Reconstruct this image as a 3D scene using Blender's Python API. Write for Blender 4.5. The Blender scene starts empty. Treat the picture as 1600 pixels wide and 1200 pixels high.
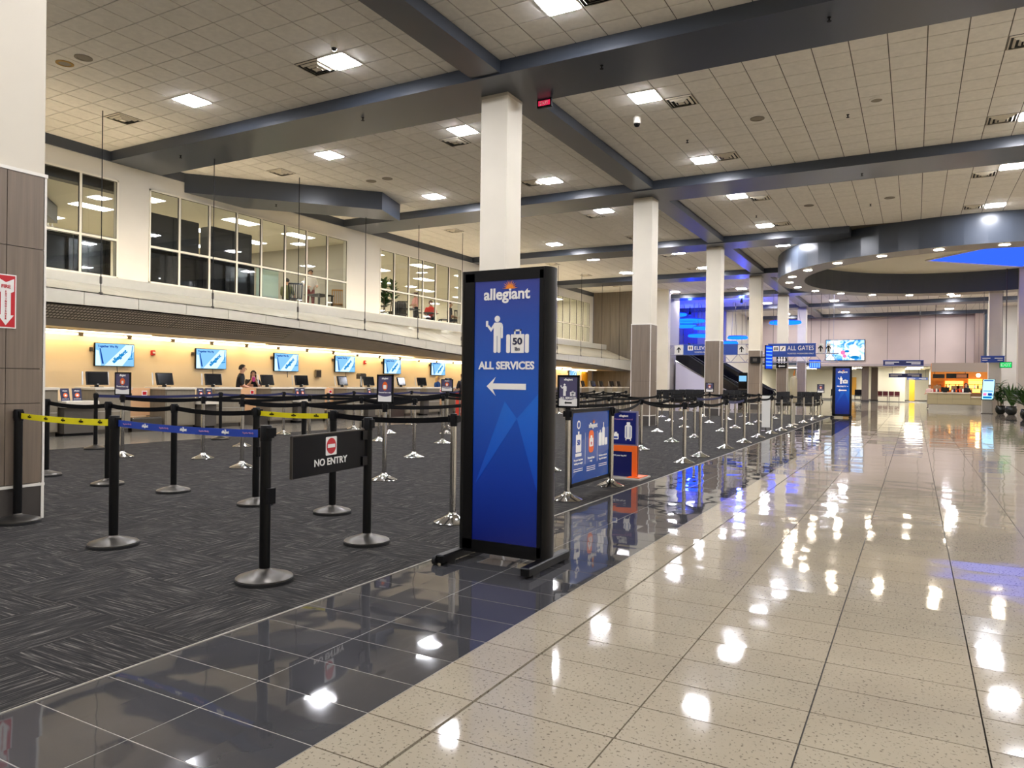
import bpy, math, random
from math import pi, sin, cos, radians, hypot, atan2, sqrt
from mathutils import Vector, Matrix

RND = random.Random(11)
sc = bpy.context.scene
COL = sc.collection

# ------------------------------------------------------------------ camera
CAM_H = 1.30
def cam_axes(yaw, pitch, roll):
    f = Vector((-sin(yaw) * cos(pitch), cos(yaw) * cos(pitch), sin(pitch)))
    r = Vector((cos(yaw), sin(yaw), 0)); u = r.cross(f)
    return cos(roll) * r + sin(roll) * u, -sin(roll) * r + cos(roll) * u, f
RX, UX, FX = cam_axes(0.50521593, -0.00321273, 0.01289731)
cd = bpy.data.cameras.new('camera'); cd.sensor_width = 36.0; cd.lens = 1137.6 * 36 / 1600
cd.clip_start = 0.05; cd.clip_end = 300
cam = bpy.data.objects.new('camera', cd); COL.objects.link(cam)
cam.matrix_world = Matrix(((RX.x, UX.x, -FX.x, 0), (RX.y, UX.y, -FX.y, 0), (RX.z, UX.z, -FX.z, CAM_H), (0, 0, 0, 1)))
sc.camera = cam

# ------------------------------------------------------------------ world, exposure
w = bpy.data.worlds.new('world'); sc.world = w; w.use_nodes = True
w.node_tree.nodes['Background'].inputs[0].default_value = (0.35, 0.4, 0.5, 1)
w.node_tree.nodes['Background'].inputs[1].default_value = 0.05
sc.view_settings.view_transform = 'Standard'; sc.view_settings.look = 'None'
sc.view_settings.gamma = 1.0; sc.view_settings.use_curve_mapping = False
sc.view_settings.exposure = 2.15
sc.cycles.max_bounces = 7; sc.cycles.diffuse_bounces = 4; sc.cycles.glossy_bounces = 4
sc.cycles.transparent_max_bounces = 12; sc.cycles.caustics_reflective = False; sc.cycles.caustics_refractive = False
sc.cycles.sample_clamp_indirect = 6.0

L_PANEL = 40.0      # ceiling light panels
L_STRIP = 5.2      # warm strip lights over the counters
L_COVE = 8.0       # warm cove on the canopy
L_LOUNGE = 4.8
L_BLUE = 1.5
L_SCREEN = 0.31

# ------------------------------------------------------------------ materials
def lin(h):
    h = h.lstrip('#'); o = []
    for i in (0, 2, 4):
        c = int(h[i:i + 2], 16) / 255
        o.append(c / 12.92 if c <= 0.04045 else ((c + 0.055) / 1.055) ** 2.4)
    return (*o, 1)
MATS = {}
def M(name, col='#888888', rough=0.5, metal=0.0, spec=0.5, emit=None, estr=0.0, var=0.0, vscale=6.0, bump=0.0, bscale=40.0, stretch=None):
    if name in MATS: return MATS[name]
    m = bpy.data.materials.new(name); m.use_nodes = True; MATS[name] = m
    nt = m.node_tree; b = nt.nodes['Principled BSDF']
    c = lin(col) if isinstance(col, str) else (*col, 1)
    b.inputs['Base Color'].default_value = c
    b.inputs['Roughness'].default_value = rough; b.inputs['Metallic'].default_value = metal
    b.inputs['Specular IOR Level'].default_value = spec
    if emit:
        b.inputs['Emission Color'].default_value = lin(emit); b.inputs['Emission Strength'].default_value = estr
    if var or bump:
        geo = nt.nodes.new('ShaderNodeNewGeometry'); mp = nt.nodes.new('ShaderNodeMapping')
        mp.inputs['Scale'].default_value = stretch or (1, 1, 1)
        nt.links.new(geo.outputs['Position'], mp.inputs[0])
    if var:
        n = nt.nodes.new('ShaderNodeTexNoise'); n.inputs['Scale'].default_value = vscale; n.inputs['Detail'].default_value = 5
        nt.links.new(mp.outputs[0], n.inputs[0])
        mx = nt.nodes.new('ShaderNodeMix'); mx.data_type = 'RGBA'
        mx.inputs[6].default_value = tuple(x * (1 - var) for x in c[:3]) + (1,)
        mx.inputs[7].default_value = tuple(min(1, x * (1 + var)) for x in c[:3]) + (1,)
        rp = nt.nodes.new('ShaderNodeMapRange'); rp.inputs[1].default_value = 0.3; rp.inputs[2].default_value = 0.7
        nt.links.new(n.outputs[0], rp.inputs[0]); nt.links.new(rp.outputs[0], mx.inputs[0])
        nt.links.new(mx.outputs[2], b.inputs['Base Color'])
    if bump:
        n2 = nt.nodes.new('ShaderNodeTexNoise'); n2.inputs['Scale'].default_value = bscale
        nt.links.new(mp.outputs[0], n2.inputs[0])
        bp = nt.nodes.new('ShaderNodeBump'); bp.inputs['Strength'].default_value = bump; bp.inputs['Distance'].default_value = 0.01
        nt.links.new(n2.outputs[0], bp.inputs['Height']); nt.links.new(bp.outputs[0], b.inputs['Normal'])
    return m
def EM(name, col, s):
    if name in MATS: return MATS[name]
    m = bpy.data.materials.new(name); m.use_nodes = True; MATS[name] = m
    nt = m.node_tree; nt.nodes.clear()
    e = nt.nodes.new('ShaderNodeEmission'); o = nt.nodes.new('ShaderNodeOutputMaterial')
    e.inputs[0].default_value = lin(col); e.inputs[1].default_value = s
    nt.links.new(e.outputs[0], o.inputs[0]); return m

white_paint = M('white_paint', '#d2cab8', 0.6, var=0.03, vscale=1.5)
wall_paint = M('wall_paint', '#cdc9be', 0.7, var=0.03, vscale=1.0)
far_paint = M('far_paint', '#c2b0a5', 0.6, var=0.04, vscale=0.7)
cream_paint = M('cream_paint', '#efdcb6', 0.7, var=0.03, vscale=1.0)
beam_paint = M('beam_paint', '#3f454f', 0.28, spec=0.5, var=0.05, vscale=0.8)
trim_white = M('trim_white', '#e6e1d6', 0.35)
metal_trim = M('metal_trim', '#b0aa9d', 0.35, 0.5)
black_metal = M('black_metal', '#060607', 0.38, spec=0.25)
black_satin = M('black_satin', '#08080a', 0.5, spec=0.2)
chrome = M('chrome', '#c8c6c2', 0.12, 1.0)
steel_dark = M('steel_dark', '#57534d', 0.36, 0.9)
rubber = M('rubber', '#070707', 0.7)
belt_black = M('belt_black', '#060607', 0.8, spec=0.15)
belt_yellow = M('belt_yellow', '#e2d400', 0.6)
belt_blue = M('belt_blue', '#123a9c', 0.6)
belt_navy = M('belt_navy', '#10184a', 0.6)
grout = M('grout', '#1c1a17', 0.6)
ceil_grid = M('ceil_grid', '#5a5346', 0.7)
ceil_tile_m = M('ceil_tile', '#e6e1d6', 0.85, var=0.05, vscale=9, bump=0.15, bscale=120)
wood_panel = M('wood_panel', '#77695a', 0.4, var=0.16, vscale=2.2, stretch=(14, 14, 0.5))
wood_panel2 = M('wood_wall', '#6d6354', 0.5, var=0.14, vscale=1.6, stretch=(9, 9, 0.35))
dark_kick = M('dark_kick', '#45403c', 0.35, var=0.08)
desk_grey = M('desk_laminate', '#79705f', 0.4, var=0.08, vscale=2, stretch=(8, 8, 0.6))
desk_top = M('desk_top', '#cfc6b4', 0.35)
peach = M('peach_panel', '#d9a878', 0.5, var=0.03)
dark_front = M('dark_front', '#4a443c', 0.4)
screen_black = M('screen_black', '#050506', 0.12)
paper_white = M('paper_white', '#e9e6df', 0.6)
ink_navy = M('ink_navy', '#161b3f', 0.5)
ink_purple = M('ink_purple', '#4c4766', 0.45)
sign_navy = M('sign_navy', '#1a429a', 0.4)
logo_white = M('logo_white', '#f2efe8', 0.5)
logo_orange = M('logo_orange', '#f08a1d', 0.5)
orange_m = M('orange_plastic', '#e8641a', 0.4)
red_m = M('red_paint', '#b3121c', 0.4)
fire_red = M('fire_red', '#c01624', 0.35)
skin_m = M('skin', '#c99a7c', 0.55)
leaf_m = M('leaf_green', '#33561f', 0.45, var=0.25, vscale=12)
leaf_d = M('leaf_dark', '#1f3a1c', 0.45, var=0.25, vscale=12)
pot_m = M('pot_glaze', '#0c1413', 0.15)
white_plastic = M('white_plastic', '#d8d6cf', 0.4)
vent_m = M('vent_white', '#d6cdb8', 0.5)
vent_d = M('vent_dark', '#17150f', 0.7)
speaker_m = M('speaker_mesh', '#8f8675', 0.7)
lounge_white = M('lounge_white', '#e4dfcd', 0.7)
lounge_dark = M('lounge_dark', '#2b2926', 0.5)
canopy_stone = M('canopy_top', '#b5ab93', 0.22, var=0.12, vscale=1.1, stretch=(1, 0.25, 1))
canopy_metal = M('canopy_fascia', '#c4bfae', 0.3, 0.35, var=0.03)
soffit_grey = M('soffit_grey', '#7d7d7d', 0.45, var=0.04)
soffit_warm = M('soffit_warm', '#d8c59a', 0.6)
mull_white = M('mullion', '#d9d4c4', 0.4)
orange_wood = M('orange_wood', '#c9781f', 0.4, var=0.1)
door_yellow = M('door_yellow', '#d39a1c', 0.45)
lilac_wall = M('lilac_wall', '#cfcadb', 0.6)
emit_panel = EM('light_diffuser', '#f5f6ff', L_PANEL)
emit_strip = EM('strip_tube', '#ffe2b4', L_STRIP)
emit_cove = EM('cove_tube', '#ffe9c8', L_COVE)
emit_lounge = EM('lounge_panel', '#fff6e6', L_LOUNGE)
emit_blue = EM('blue_led', '#0a44ff', L_BLUE)
emit_down = EM('downlight_lens', '#fff1d8', 45.0)
scr_blue = EM('screen_blue', '#8fd0ff', 0.75 * L_SCREEN)
scr_cyan = EM('screen_cyan', '#1b97e6', 0.6 * L_SCREEN)
scr_navy = EM('screen_navy', '#1c56c4', 0.5 * L_SCREEN)
scr_white = EM('screen_white', '#f1f8ff', 1.0 * L_SCREEN)
scr_royal = EM('screen_royal', '#1c50ff', 0.9 * L_SCREEN)
scr_pink = EM('screen_pink', '#f07fb8', 0.9 * L_SCREEN)
emit_warm = EM('shop_glow', '#ffb14a', 1.0)
emit_exit = EM('exit_green', '#16c25a', 0.4)
emit_painted_blue = EM('painted_blue_light', '#2f5bff', 0.35)  # self-lit colour standing in for blue light on the ring ceiling

# glass
glass_m = bpy.data.materials.new('window_glass'); glass_m.use_nodes = True
_n = glass_m.node_tree; _n.nodes.clear()
_o = _n.nodes.new('ShaderNodeOutputMaterial'); _t = _n.nodes.new('ShaderNodeBsdfTransparent'); _g = _n.nodes.new('ShaderNodeBsdfGlossy')
_t.inputs[0].default_value = (0.94, 0.96, 0.95, 1); _g.inputs[1].default_value = 0.02
_lw = _n.nodes.new('ShaderNodeLayerWeight'); _lw.inputs[0].default_value = 0.5; _pw = _n.nodes.new('ShaderNodeMath'); _pw.operation = 'POWER'; _pw.inputs[1].default_value = 4.0; _n.links.new(_lw.outputs[1], _pw.inputs[0])
_f = _n.nodes.new('ShaderNodeMapRange'); _f.inputs[3].default_value = 0.035; _f.inputs[4].default_value = 0.7; _n.links.new(_pw.outputs[0], _f.inputs[0]); _x = _n.nodes.new('ShaderNodeMixShader')
_n.links.new(_f.outputs[0], _x.inputs[0]); _n.links.new(_t.outputs[0], _x.inputs[1]); _n.links.new(_g.outputs[0], _x.inputs[2]); _n.links.new(_x.outputs[0], _o.inputs[0])

def node_math(nt, op, a=None, b=None, va=None, vb=None):
    n = nt.nodes.new('ShaderNodeMath'); n.operation = op
    if a is not None: nt.links.new(a, n.inputs[0])
    if va is not None: n.inputs[0].default_value = va
    if b is not None: nt.links.new(b, n.inputs[1])
    if vb is not None: n.inputs[1].default_value = vb
    return n.outputs[0]

def floor_mat(name, c0, c1, fleck, rough, wave=0.02, flecks=True):
    m = bpy.data.materials.new(name); m.use_nodes = True; nt = m.node_tree; b = nt.nodes['Principled BSDF']
    geo = nt.nodes.new('ShaderNodeNewGeometry'); oi = nt.nodes.new('ShaderNodeObjectInfo')
    big = nt.nodes.new('ShaderNodeTexNoise'); big.inputs['Scale'].default_value = 2.5; big.inputs['Detail'].default_value = 6
    nt.links.new(geo.outputs['Position'], big.inputs[0])
    mx = nt.nodes.new('ShaderNodeMix'); mx.data_type = 'RGBA'
    mx.inputs[6].default_value = lin(c0); mx.inputs[7].default_value = lin(c1)
    nt.links.new(big.outputs[0], mx.inputs[0]); last = mx.outputs[2]
    if flecks:
        sp = nt.nodes.new('ShaderNodeTexNoise'); sp.inputs['Scale'].default_value = 75; sp.inputs['Detail'].default_value = 2
        nt.links.new(geo.outputs['Position'], sp.inputs[0])
        r = nt.nodes.new('ShaderNodeMapRange'); r.inputs[1].default_value = 0.60; r.inputs[2].default_value = 0.68; r.inputs[4].default_value = 0.75
        nt.links.new(sp.outputs[0], r.inputs[0])
        m2 = nt.nodes.new('ShaderNodeMix'); m2.data_type = 'RGBA'; m2.inputs[7].default_value = lin(fleck)
        nt.links.new(r.outputs[0], m2.inputs[0]); nt.links.new(last, m2.inputs[6]); last = m2.outputs[2]
    nt.links.new(last, b.inputs['Base Color'])
    b.inputs['Roughness'].default_value = rough
    wv = nt.nodes.new('ShaderNodeTexNoise'); wv.inputs['Scale'].default_value = 2.2; wv.inputs['Detail'].default_value = 1
    nt.links.new(geo.outputs['Position'], wv.inputs[0])
    bp = nt.nodes.new('ShaderNodeBump'); bp.inputs['Strength'].default_value = wave; bp.inputs['Distance'].default_value = 0.05
    nt.links.new(wv.outputs[0], bp.inputs['Height'])
    # every tile lies a hair off level
    sn = nt.nodes.new('ShaderNodeVectorMath'); sn.operation = 'MULTIPLY'; sn.inputs[1].default_value = (1 / 0.598, 1 / 0.2985, 0)
    of = nt.nodes.new('ShaderNodeVectorMath'); of.operation = 'ADD'; of.inputs[1].default_value = (0.35, -2.816, 0)
    nt.links.new(geo.outputs['Position'], of.inputs[0]); nt.links.new(of.outputs[0], sn.inputs[0])
    fl = nt.nodes.new('ShaderNodeVectorMath'); fl.operation = 'FLOOR'; nt.links.new(sn.outputs[0], fl.inputs[0])
    wn = nt.nodes.new('ShaderNodeTexWhiteNoise'); nt.links.new(fl.outputs[0], wn.inputs['Vector'])
    sb = nt.nodes.new('ShaderNodeVectorMath'); sb.operation = 'SUBTRACT'; sb.inputs[1].default_value = (0.5, 0.5, 0.5); nt.links.new(wn.outputs['Color'], sb.inputs[0])
    sc_ = nt.nodes.new('ShaderNodeVectorMath'); sc_.operation = 'MULTIPLY'; sc_.inputs[1].default_value = (0.008, 0.012, 0); nt.links.new(sb.outputs[0], sc_.inputs[0])
    ad = nt.nodes.new('ShaderNodeVectorMath'); ad.operation = 'ADD'; nt.links.new(bp.outputs[0], ad.inputs[0]); nt.links.new(sc_.outputs[0], ad.inputs[1])
    nt.links.new(ad.outputs[0], b.inputs['Normal'])
    return m
tile_light = floor_mat('terrazzo_light', '#8c816f', '#9d937f', '#4c4236', 0.055, 0.06)
tile_dark = floor_mat('stone_dark', '#2c2c2d', '#464547', '#15151a', 0.035, 0.07, False)
tile_grey = floor_mat('tile_grey', '#6d675c', '#857d6f', '#4a443a', 0.16, 0.05, False)

# carpet: quarter-turned modules with broken pale streaks
carpet_m = bpy.data.materials.new('carpet'); carpet_m.use_nodes = True
def _carpet():
    nt = carpet_m.node_tree; b = nt.nodes['Principled BSDF']; b.inputs['Roughness'].default_value = 0.95; b.inputs['Specular IOR Level'].default_value = 0.1
    geo = nt.nodes.new('ShaderNodeNewGeometry'); ck = nt.nodes.new('ShaderNodeSeparateXYZ'); nt.links.new(geo.outputs['Position'], ck.inputs[0])
    fx = node_math(nt, 'FLOOR', node_math(nt, 'MULTIPLY', node_math(nt, 'ADD', ck.outputs[0], vb=3.05), vb=1 / 0.6))
    fy = node_math(nt, 'FLOOR', node_math(nt, 'MULTIPLY', ck.outputs[1], vb=1 / 0.6))
    par = node_math(nt, 'MODULO', node_math(nt, 'ADD', node_math(nt, 'ADD', fx, fy), vb=1000.0), vb=2.0)
    def streak(sx, sy):
        mp = nt.nodes.new('ShaderNodeMapping'); mp.inputs['Scale'].default_value = (sx, sy, 1)
        nt.links.new(geo.outputs['Position'], mp.inputs[0])
        n = nt.nodes.new('ShaderNodeTexNoise'); n.inputs['Scale'].default_value = 1.0; n.inputs['Detail'].default_value = 3; n.inputs['Roughness'].default_value = 0.7
        nt.links.new(mp.outputs[0], n.inputs[0]); return n.outputs[0]
    a = streak(3.2, 85); c = streak(85, 3.2)
    mx = nt.nodes.new('ShaderNodeMix'); nt.links.new(par, mx.inputs[0]); nt.links.new(a, mx.inputs[2]); nt.links.new(c, mx.inputs[3])
    cr = nt.nodes.new('ShaderNodeValToRGB'); e = cr.color_ramp.elements
    e[0].position = 0.38; e[0].color = lin('#201f1f'); e[1].position = 0.72; e[1].color = lin('#77726b')
    k = e.new(0.55); k.color = lin('#32302e')
    nt.links.new(mx.outputs[0], cr.inputs[0]); nt.links.new(cr.outputs[0], b.inputs['Base Color'])
_carpet()
# perforated soffit
perf_m = bpy.data.materials.new('perforated'); perf_m.use_nodes = True
def _perf():
    nt = perf_m.node_tree; b = nt.nodes['Principled BSDF']; b.inputs['Roughness'].default_value = 0.5
    geo = nt.nodes.new('ShaderNodeNewGeometry'); mp = nt.nodes.new('ShaderNodeMapping'); mp.inputs['Scale'].default_value = (0.001, 13, 20)
    nt.links.new(geo.outputs['Position'], mp.inputs[0])
    ck = nt.nodes.new('ShaderNodeTexVoronoi'); ck.inputs['Scale'].default_value = 1.0; ck.inputs['Randomness'].default_value = 0.0
    nt.links.new(mp.outputs[0], ck.inputs[0])
    r = nt.nodes.new('ShaderNodeMapRange'); r.inputs[1].default_value = 0.30; r.inputs[2].default_value = 0.40
    nt.links.new(ck.outputs[0], r.inputs[0]); mx = nt.nodes.new('ShaderNodeMix'); mx.data_type = 'RGBA'
    mx.inputs[6].default_value = lin('#b4b1ac'); mx.inputs[7].default_value = lin('#454341')
    nt.links.new(r.outputs[0], mx.inputs[0]); nt.links.new(mx.outputs[2], b.inputs['Base Color'])
_perf()
# lit sign face: blue printed gradient (print on a backlit sheet)
def sign_face(name, stops, z0, z1, es):
    m = bpy.data.materials.new(name); m.use_nodes = True; nt = m.node_tree; b = nt.nodes['Principled BSDF']
    b.inputs['Roughness'].default_value = 0.25
    geo = nt.nodes.new('ShaderNodeNewGeometry'); s = nt.nodes.new('ShaderNodeSeparateXYZ'); nt.links.new(geo.outputs['Position'], s.inputs[0])
    r = nt.nodes.new('ShaderNodeMapRange'); r.inputs[1].default_value = z0; r.inputs[2].default_value = z1
    nt.links.new(s.outputs[2], r.inputs[0]); cr = nt.nodes.new('ShaderNodeValToRGB'); nt.links.new(r.outputs[0], cr.inputs[0])
    e = cr.color_ramp.elements; e[0].position, e[0].color = stops[0][0], lin(stops[0][1]); e[1].position, e[1].color = stops[-1][0], lin(stops[-1][1])
    for p, c in stops[1:-1]: e.new(p).color = lin(c)
    nt.links.new(cr.outputs[0], b.inputs['Base Color']); nt.links.new(cr.outputs[0], b.inputs['Emission Color']); b.inputs['Emission Strength'].default_value = es
    return m
totem_face = sign_face('totem_print', [(0, '#07135a'), (0.25, '#0a2c84'), (0.6, '#0b479c'), (0.85, '#163c8c'), (1, '#27327c')], 0.14, 2.02, 0.07)
totem_shard = sign_face('totem_shard', [(0, '#0a2f8a'), (1, '#0f57a8')], 0.5, 1.4, 0.12)

# ------------------------------------------------------------------ geometry helpers
class G:
    def __init__(s): s.v = []; s.f = []
    def add(s, vs, fs):
        o = len(s.v); s.v += [tuple(p) for p in vs]; s.f += [tuple(i + o for i in q) for q in fs]; return s
    def box(s, x0, x1, y0, y1, z0, z1):
        return s.add([(x0, y0, z0), (x1, y0, z0), (x1, y1, z0), (x0, y1, z0), (x0, y0, z1), (x1, y0, z1), (x1, y1, z1), (x0, y1, z1)],
                     [(3, 2, 1, 0), (4, 5, 6, 7), (0, 1, 5, 4), (1, 2, 6, 5), (2, 3, 7, 6), (3, 0, 4, 7)])
    def bbox(s, x0, x1, y0, y1, z0, z1, b=0.01):
        # box with chamfered vertical and top edges
        p = [(x0 + b, y0), (x1 - b, y0), (x1, y0 + b), (x1, y1 - b), (x1 - b, y1), (x0 + b, y1), (x0, y1 - b), (x0, y0 + b)]
        cx, cy = (x0 + x1) / 2, (y0 + y1) / 2
        def ins(q): return (cx + (q[0] - cx) * (1 - 2 * b / max(x1 - x0, 1e-6)), cy + (q[1] - cy) * (1 - 2 * b / max(y1 - y0, 1e-6)))
        vs = [(a, c, z0) for a, c in p] + [(a, c, z1 - b) for a, c in p] + [(*ins(q), z1) for q in p]
        fs = [tuple(range(7, -1, -1)), tuple(range(16, 24))]
        for k in (0, 8):
            for i in range(8): j = (i + 1) % 8; fs.append((k + i, k + j, k + 8 + j, k + 8 + i))
        return s.add(vs, fs)
    def prism(s, pts, z0, z1):
        n = len(pts)
        return s.add([(x, y, z0) for x, y in pts] + [(x, y, z1) for x, y in pts],
                     [tuple(range(n - 1, -1, -1)), tuple(range(n, 2 * n))] + [(i, (i + 1) % n, n + (i + 1) % n, n + i) for i in range(n)])
    def ext(s, pts, vec):
        n = len(pts); v = Vector(vec)
        return s.add([tuple(p) for p in pts] + [tuple(Vector(p) + v) for p in pts],
                     [tuple(range(n - 1, -1, -1)), tuple(range(n, 2 * n))] + [(i, (i + 1) % n, n + (i + 1) % n, n + i) for i in range(n)])
    def quad(s, *p): return s.add(p, [tuple(range(len(p)))])
    def lathe(s, prof, n=20, c=(0, 0, 0), sx=1, sy=1):
        vs = []; fs = []
        for r, z in prof:
            for i in range(n): a = 2 * pi * i / n; vs.append((c[0] + r * cos(a) * sx, c[1] + r * sin(a) * sy, c[2] + z))
        for k in range(len(prof) - 1):
            for i in range(n): j = (i + 1) % n; fs.append((k * n + i, k * n + j, k * n + n + j, k * n + n + i))
        fs.append(tuple(range(n - 1, -1, -1))); fs.append(tuple(range((len(prof) - 1) * n, len(prof) * n)))
        return s.add(vs, fs)
    def tube(s, pts, r, n=8, closed=False):
        vs = []; fs = []; P = [Vector(p) for p in pts]; m = len(P)
        for k, p in enumerate(P):
            if closed: t = P[(k + 1) % m] - P[k - 1]
            else: t = P[min(k + 1, m - 1)] - P[max(k - 1, 0)]
            t.normalize(); a = t.cross(Vector((0, 0, 1)))
            if a.length < 1e-3: a = t.cross(Vector((1, 0, 0)))
            a.normalize(); b = t.cross(a); rr = r[k] if isinstance(r, (list, tuple)) else r
            for i in range(n): g = 2 * pi * i / n; vs.append(p + a * cos(g) * rr + b * sin(g) * rr)
        for k in range(m if closed else m - 1):
            k2 = (k + 1) % m
            for i in range(n): j = (i + 1) % n; fs.append((k * n + i, k * n + j, k2 * n + j, k2 * n + i))
        if not closed: fs.append(tuple(range(n - 1, -1, -1))); fs.append(tuple(range((m - 1) * n, m * n)))
        return s.add(vs, fs)
    def ball(s, c, rx, ry=None, rz=None, n=12, m=8):
        ry = ry or rx; rz = rz or rx
        return s.lathe([(max(1e-3, sin(pi * k / m)), -cos(pi * k / m) * rz) for k in range(m + 1)], n, c, rx, ry)
    def bar(s, p0, p1, w, h):
        p0 = Vector(p0); p1 = Vector(p1); t = (p1 - p0).normalized(); a = t.cross(Vector((0, 0, 1)))
        if a.length < 1e-3: a = Vector((1, 0, 0))
        a.normalize(); b = a.cross(t); vs = []
        for p in (p0, p1):
            for i, j in ((-1, -1), (1, -1), (1, 1), (-1, 1)): vs.append(p + a * i * w / 2 + b * j * h / 2)
        return s.add(vs, [(0, 1, 2, 3), (7, 6, 5, 4), (0, 4, 5, 1), (1, 5, 6, 2), (2, 6, 7, 3), (3, 7, 4, 0)])
    def mesh(s, name, smooth=False, ang=0.7):
        me = bpy.data.meshes.new(name); me.from_pydata(s.v, [], s.f); me.update()
        if smooth:
            me.polygons.foreach_set('use_smooth', [True] * len(me.polygons)); me.set_sharp_from_angle(angle=ang)
        return me

def link(name, me, mat, parent=None, loc=None, rot=None, scale=None, kind=None, label=None):
    o = bpy.data.objects.new(name, me); COL.objects.link(o)
    if mat is not None and me is not None and len(me.materials) == 0: me.materials.append(mat)
    if parent: o.parent = parent
    if loc is not None: o.location = loc
    if rot is not None: o.rotation_euler = rot
    if scale is not None: o.scale = scale
    if kind: o['kind'] = kind
    if label: o['label'] = label
    return o
def obj(name, g, mat, parent=None, smooth=False, **k): return link(name, g.mesh(name, smooth), mat, parent, **k)
def thing(name, label, cat, loc=(0, 0, 0), rotz=0.0, group=None):
    o = bpy.data.objects.new(name, None); COL.objects.link(o); o.location = loc; o.rotation_euler = (0, 0, rotz)
    o.empty_display_size = 0.1; o['label'] = label; o['category'] = cat; o['kind'] = 'thing'
    if group: o['group'] = group
    return o
def tag(o, label, cat, group=None):
    o['label'] = label; o['category'] = cat; o['kind'] = 'thing'
    if group: o['group'] = group
    return o
def dup(root, loc, rotz=None, label=None, scale=None):
    r = root.copy(); COL.objects.link(r); r.location = loc
    if rotz is not None: r.rotation_euler = (0, 0, rotz)
    if label: r['label'] = label
    if scale: r.scale = scale
    for ch in root.children:
        c = ch.copy(); COL.objects.link(c); c.parent = r
        for g in ch.children:
            d = g.copy(); COL.objects.link(d); d.parent = c
    return r
ORD = ['first', 'second', 'third', 'fourth', 'fifth', 'sixth', 'seventh', 'eighth', 'ninth', 'tenth', 'eleventh', 'twelfth', 'thirteenth',
       'fourteenth', 'fifteenth', 'sixteenth', 'seventeenth', 'eighteenth', 'nineteenth', 'twentieth', 'twenty-first', 'twenty-second',
       'twenty-third', 'twenty-fourth', 'twenty-fifth', 'twenty-sixth', 'twenty-seventh', 'twenty-eighth', 'twenty-ninth', 'thirtieth']
TXT = {}
def text_mesh(s, bold=0.0, extr=0.01):
    k = (s, bold)
    if k in TXT: return TXT[k]
    cu = bpy.data.curves.new('lettering', 'FONT'); cu.body = s; cu.size = 1.0; cu.align_x = 'CENTER'; cu.align_y = 'CENTER'
    cu.offset = bold; cu.extrude = extr; cu.resolution_u = 3
    o = bpy.data.objects.new('lettering', cu); COL.objects.link(o); bpy.context.view_layer.update()
    me = bpy.data.meshes.new_from_object(o.evaluated_get(bpy.context.evaluated_depsgraph_get()))
    bpy.data.objects.remove(o); bpy.data.curves.remove(cu); me.name = 'lettering'
    xs = [v.co.x for v in me.vertices]; ys = [v.co.y for v in me.vertices]
    cx, cy = (min(xs) + max(xs)) / 2, (min(ys) + max(ys)) / 2
    for v in me.vertices: v.co.x -= cx; v.co.y -= cy
    TXT[k] = (me, max(xs) - min(xs), max(ys) - min(ys)); return TXT[k]
FRONT = (pi / 2, 0, 0); SIDE = (pi / 2, 0, pi / 2)
def letters(s, mat, parent, loc, rot, width=None, height=None, bold=0.02, name='lettering', zs=0.2, hs=None):
    me, w_, h_ = text_mesh(s, bold)
    me2 = MESHM.get((s, bold, mat.name))
    if me2 is None:
        me2 = me.copy(); me2.materials.clear(); me2.materials.append(mat); MESHM[(s, bold, mat.name)] = me2
    k = width / w_ if width else height / h_
    ky = height / h_ if (width and height) else k
    return link(name, me2, None, parent, loc=loc, rot=rot, scale=(k, ky, zs))
MESHM = {}
def circle(cx, cy, r, n=20, ry=None): return [(cx + r * cos(2 * pi * i / n), cy + (ry or r) * sin(2 * pi * i / n)) for i in range(n)]
def rrect(x0, y0, x1, y1, r, n=4):
    p = []
    for cx, cy, a in ((x1 - r, y1 - r, 0), (x0 + r, y1 - r, 90), (x0 + r, y0 + r, 180), (x1 - r, y0 + r, 270)):
        for i in range(n + 1): t = radians(a + 90 * i / n); p.append((cx + r * cos(t), cy + r * sin(t)))
    return p
def flat(shapes, t=0.002):
    g = G()
    for p in shapes: g.prism(p, 0, t)
    return g
def decal(name, shapes, mat, parent, loc, rot, t=0.002, **k): return link(name, flat(shapes, t).mesh(name), mat, parent, loc=loc, rot=rot, **k)
_sun = []
for i in range(11):
    a = radians(6 + 168 * i / 10); b_ = radians(5.5)
    r0, r1 = 0.52, (1.0 if i % 2 == 0 else 0.88)
    _sun.append([(r0 * cos(a - b_), r0 * sin(a - b_)), (r1 * cos(a), r1 * sin(a)), (r0 * cos(a + b_), r0 * sin(a + b_))])
_sun.append([(0.5 * cos(radians(180 * i / 14)), 0.5 * sin(radians(180 * i / 14))) for i in range(15)])
SUN = None
def logo(parent, loc, rot, w, white=None, sun=True, back=-1):
    global SUN
    letters('allegiant', white or logo_white, parent, loc, rot, width=w, height=w * 0.29, bold=0.025)
    if sun:
        if SUN is None: SUN = flat(_sun, 0.01).mesh('sun_emblem'); SUN.materials.append(logo_orange)
        up = Vector((0, 0, 1)); rt = Vector((cos(rot[2]), sin(rot[2]), 0))
        p = Vector(loc) + up * w * 0.125 + rt * w * 0.07
        link('sun_emblem', SUN, None, parent, loc=p, rot=rot, scale=(w * 0.17, w * 0.17, 0.2))
def proj(x, y, z):
    d = Vector((x, y, z - CAM_H)); c = d.dot(FX)
    if c < 0.2: return None
    return 800 + 1137.6 * d.dot(RX) / c, 600 - 1137.6 * d.dot(UX) / c, c
def inview(x, y, z, m=40):
    p = proj(x, y, z); return p is not None and -m < p[0] < 1600 + m and -m < p[1] < 1200 + m

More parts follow.
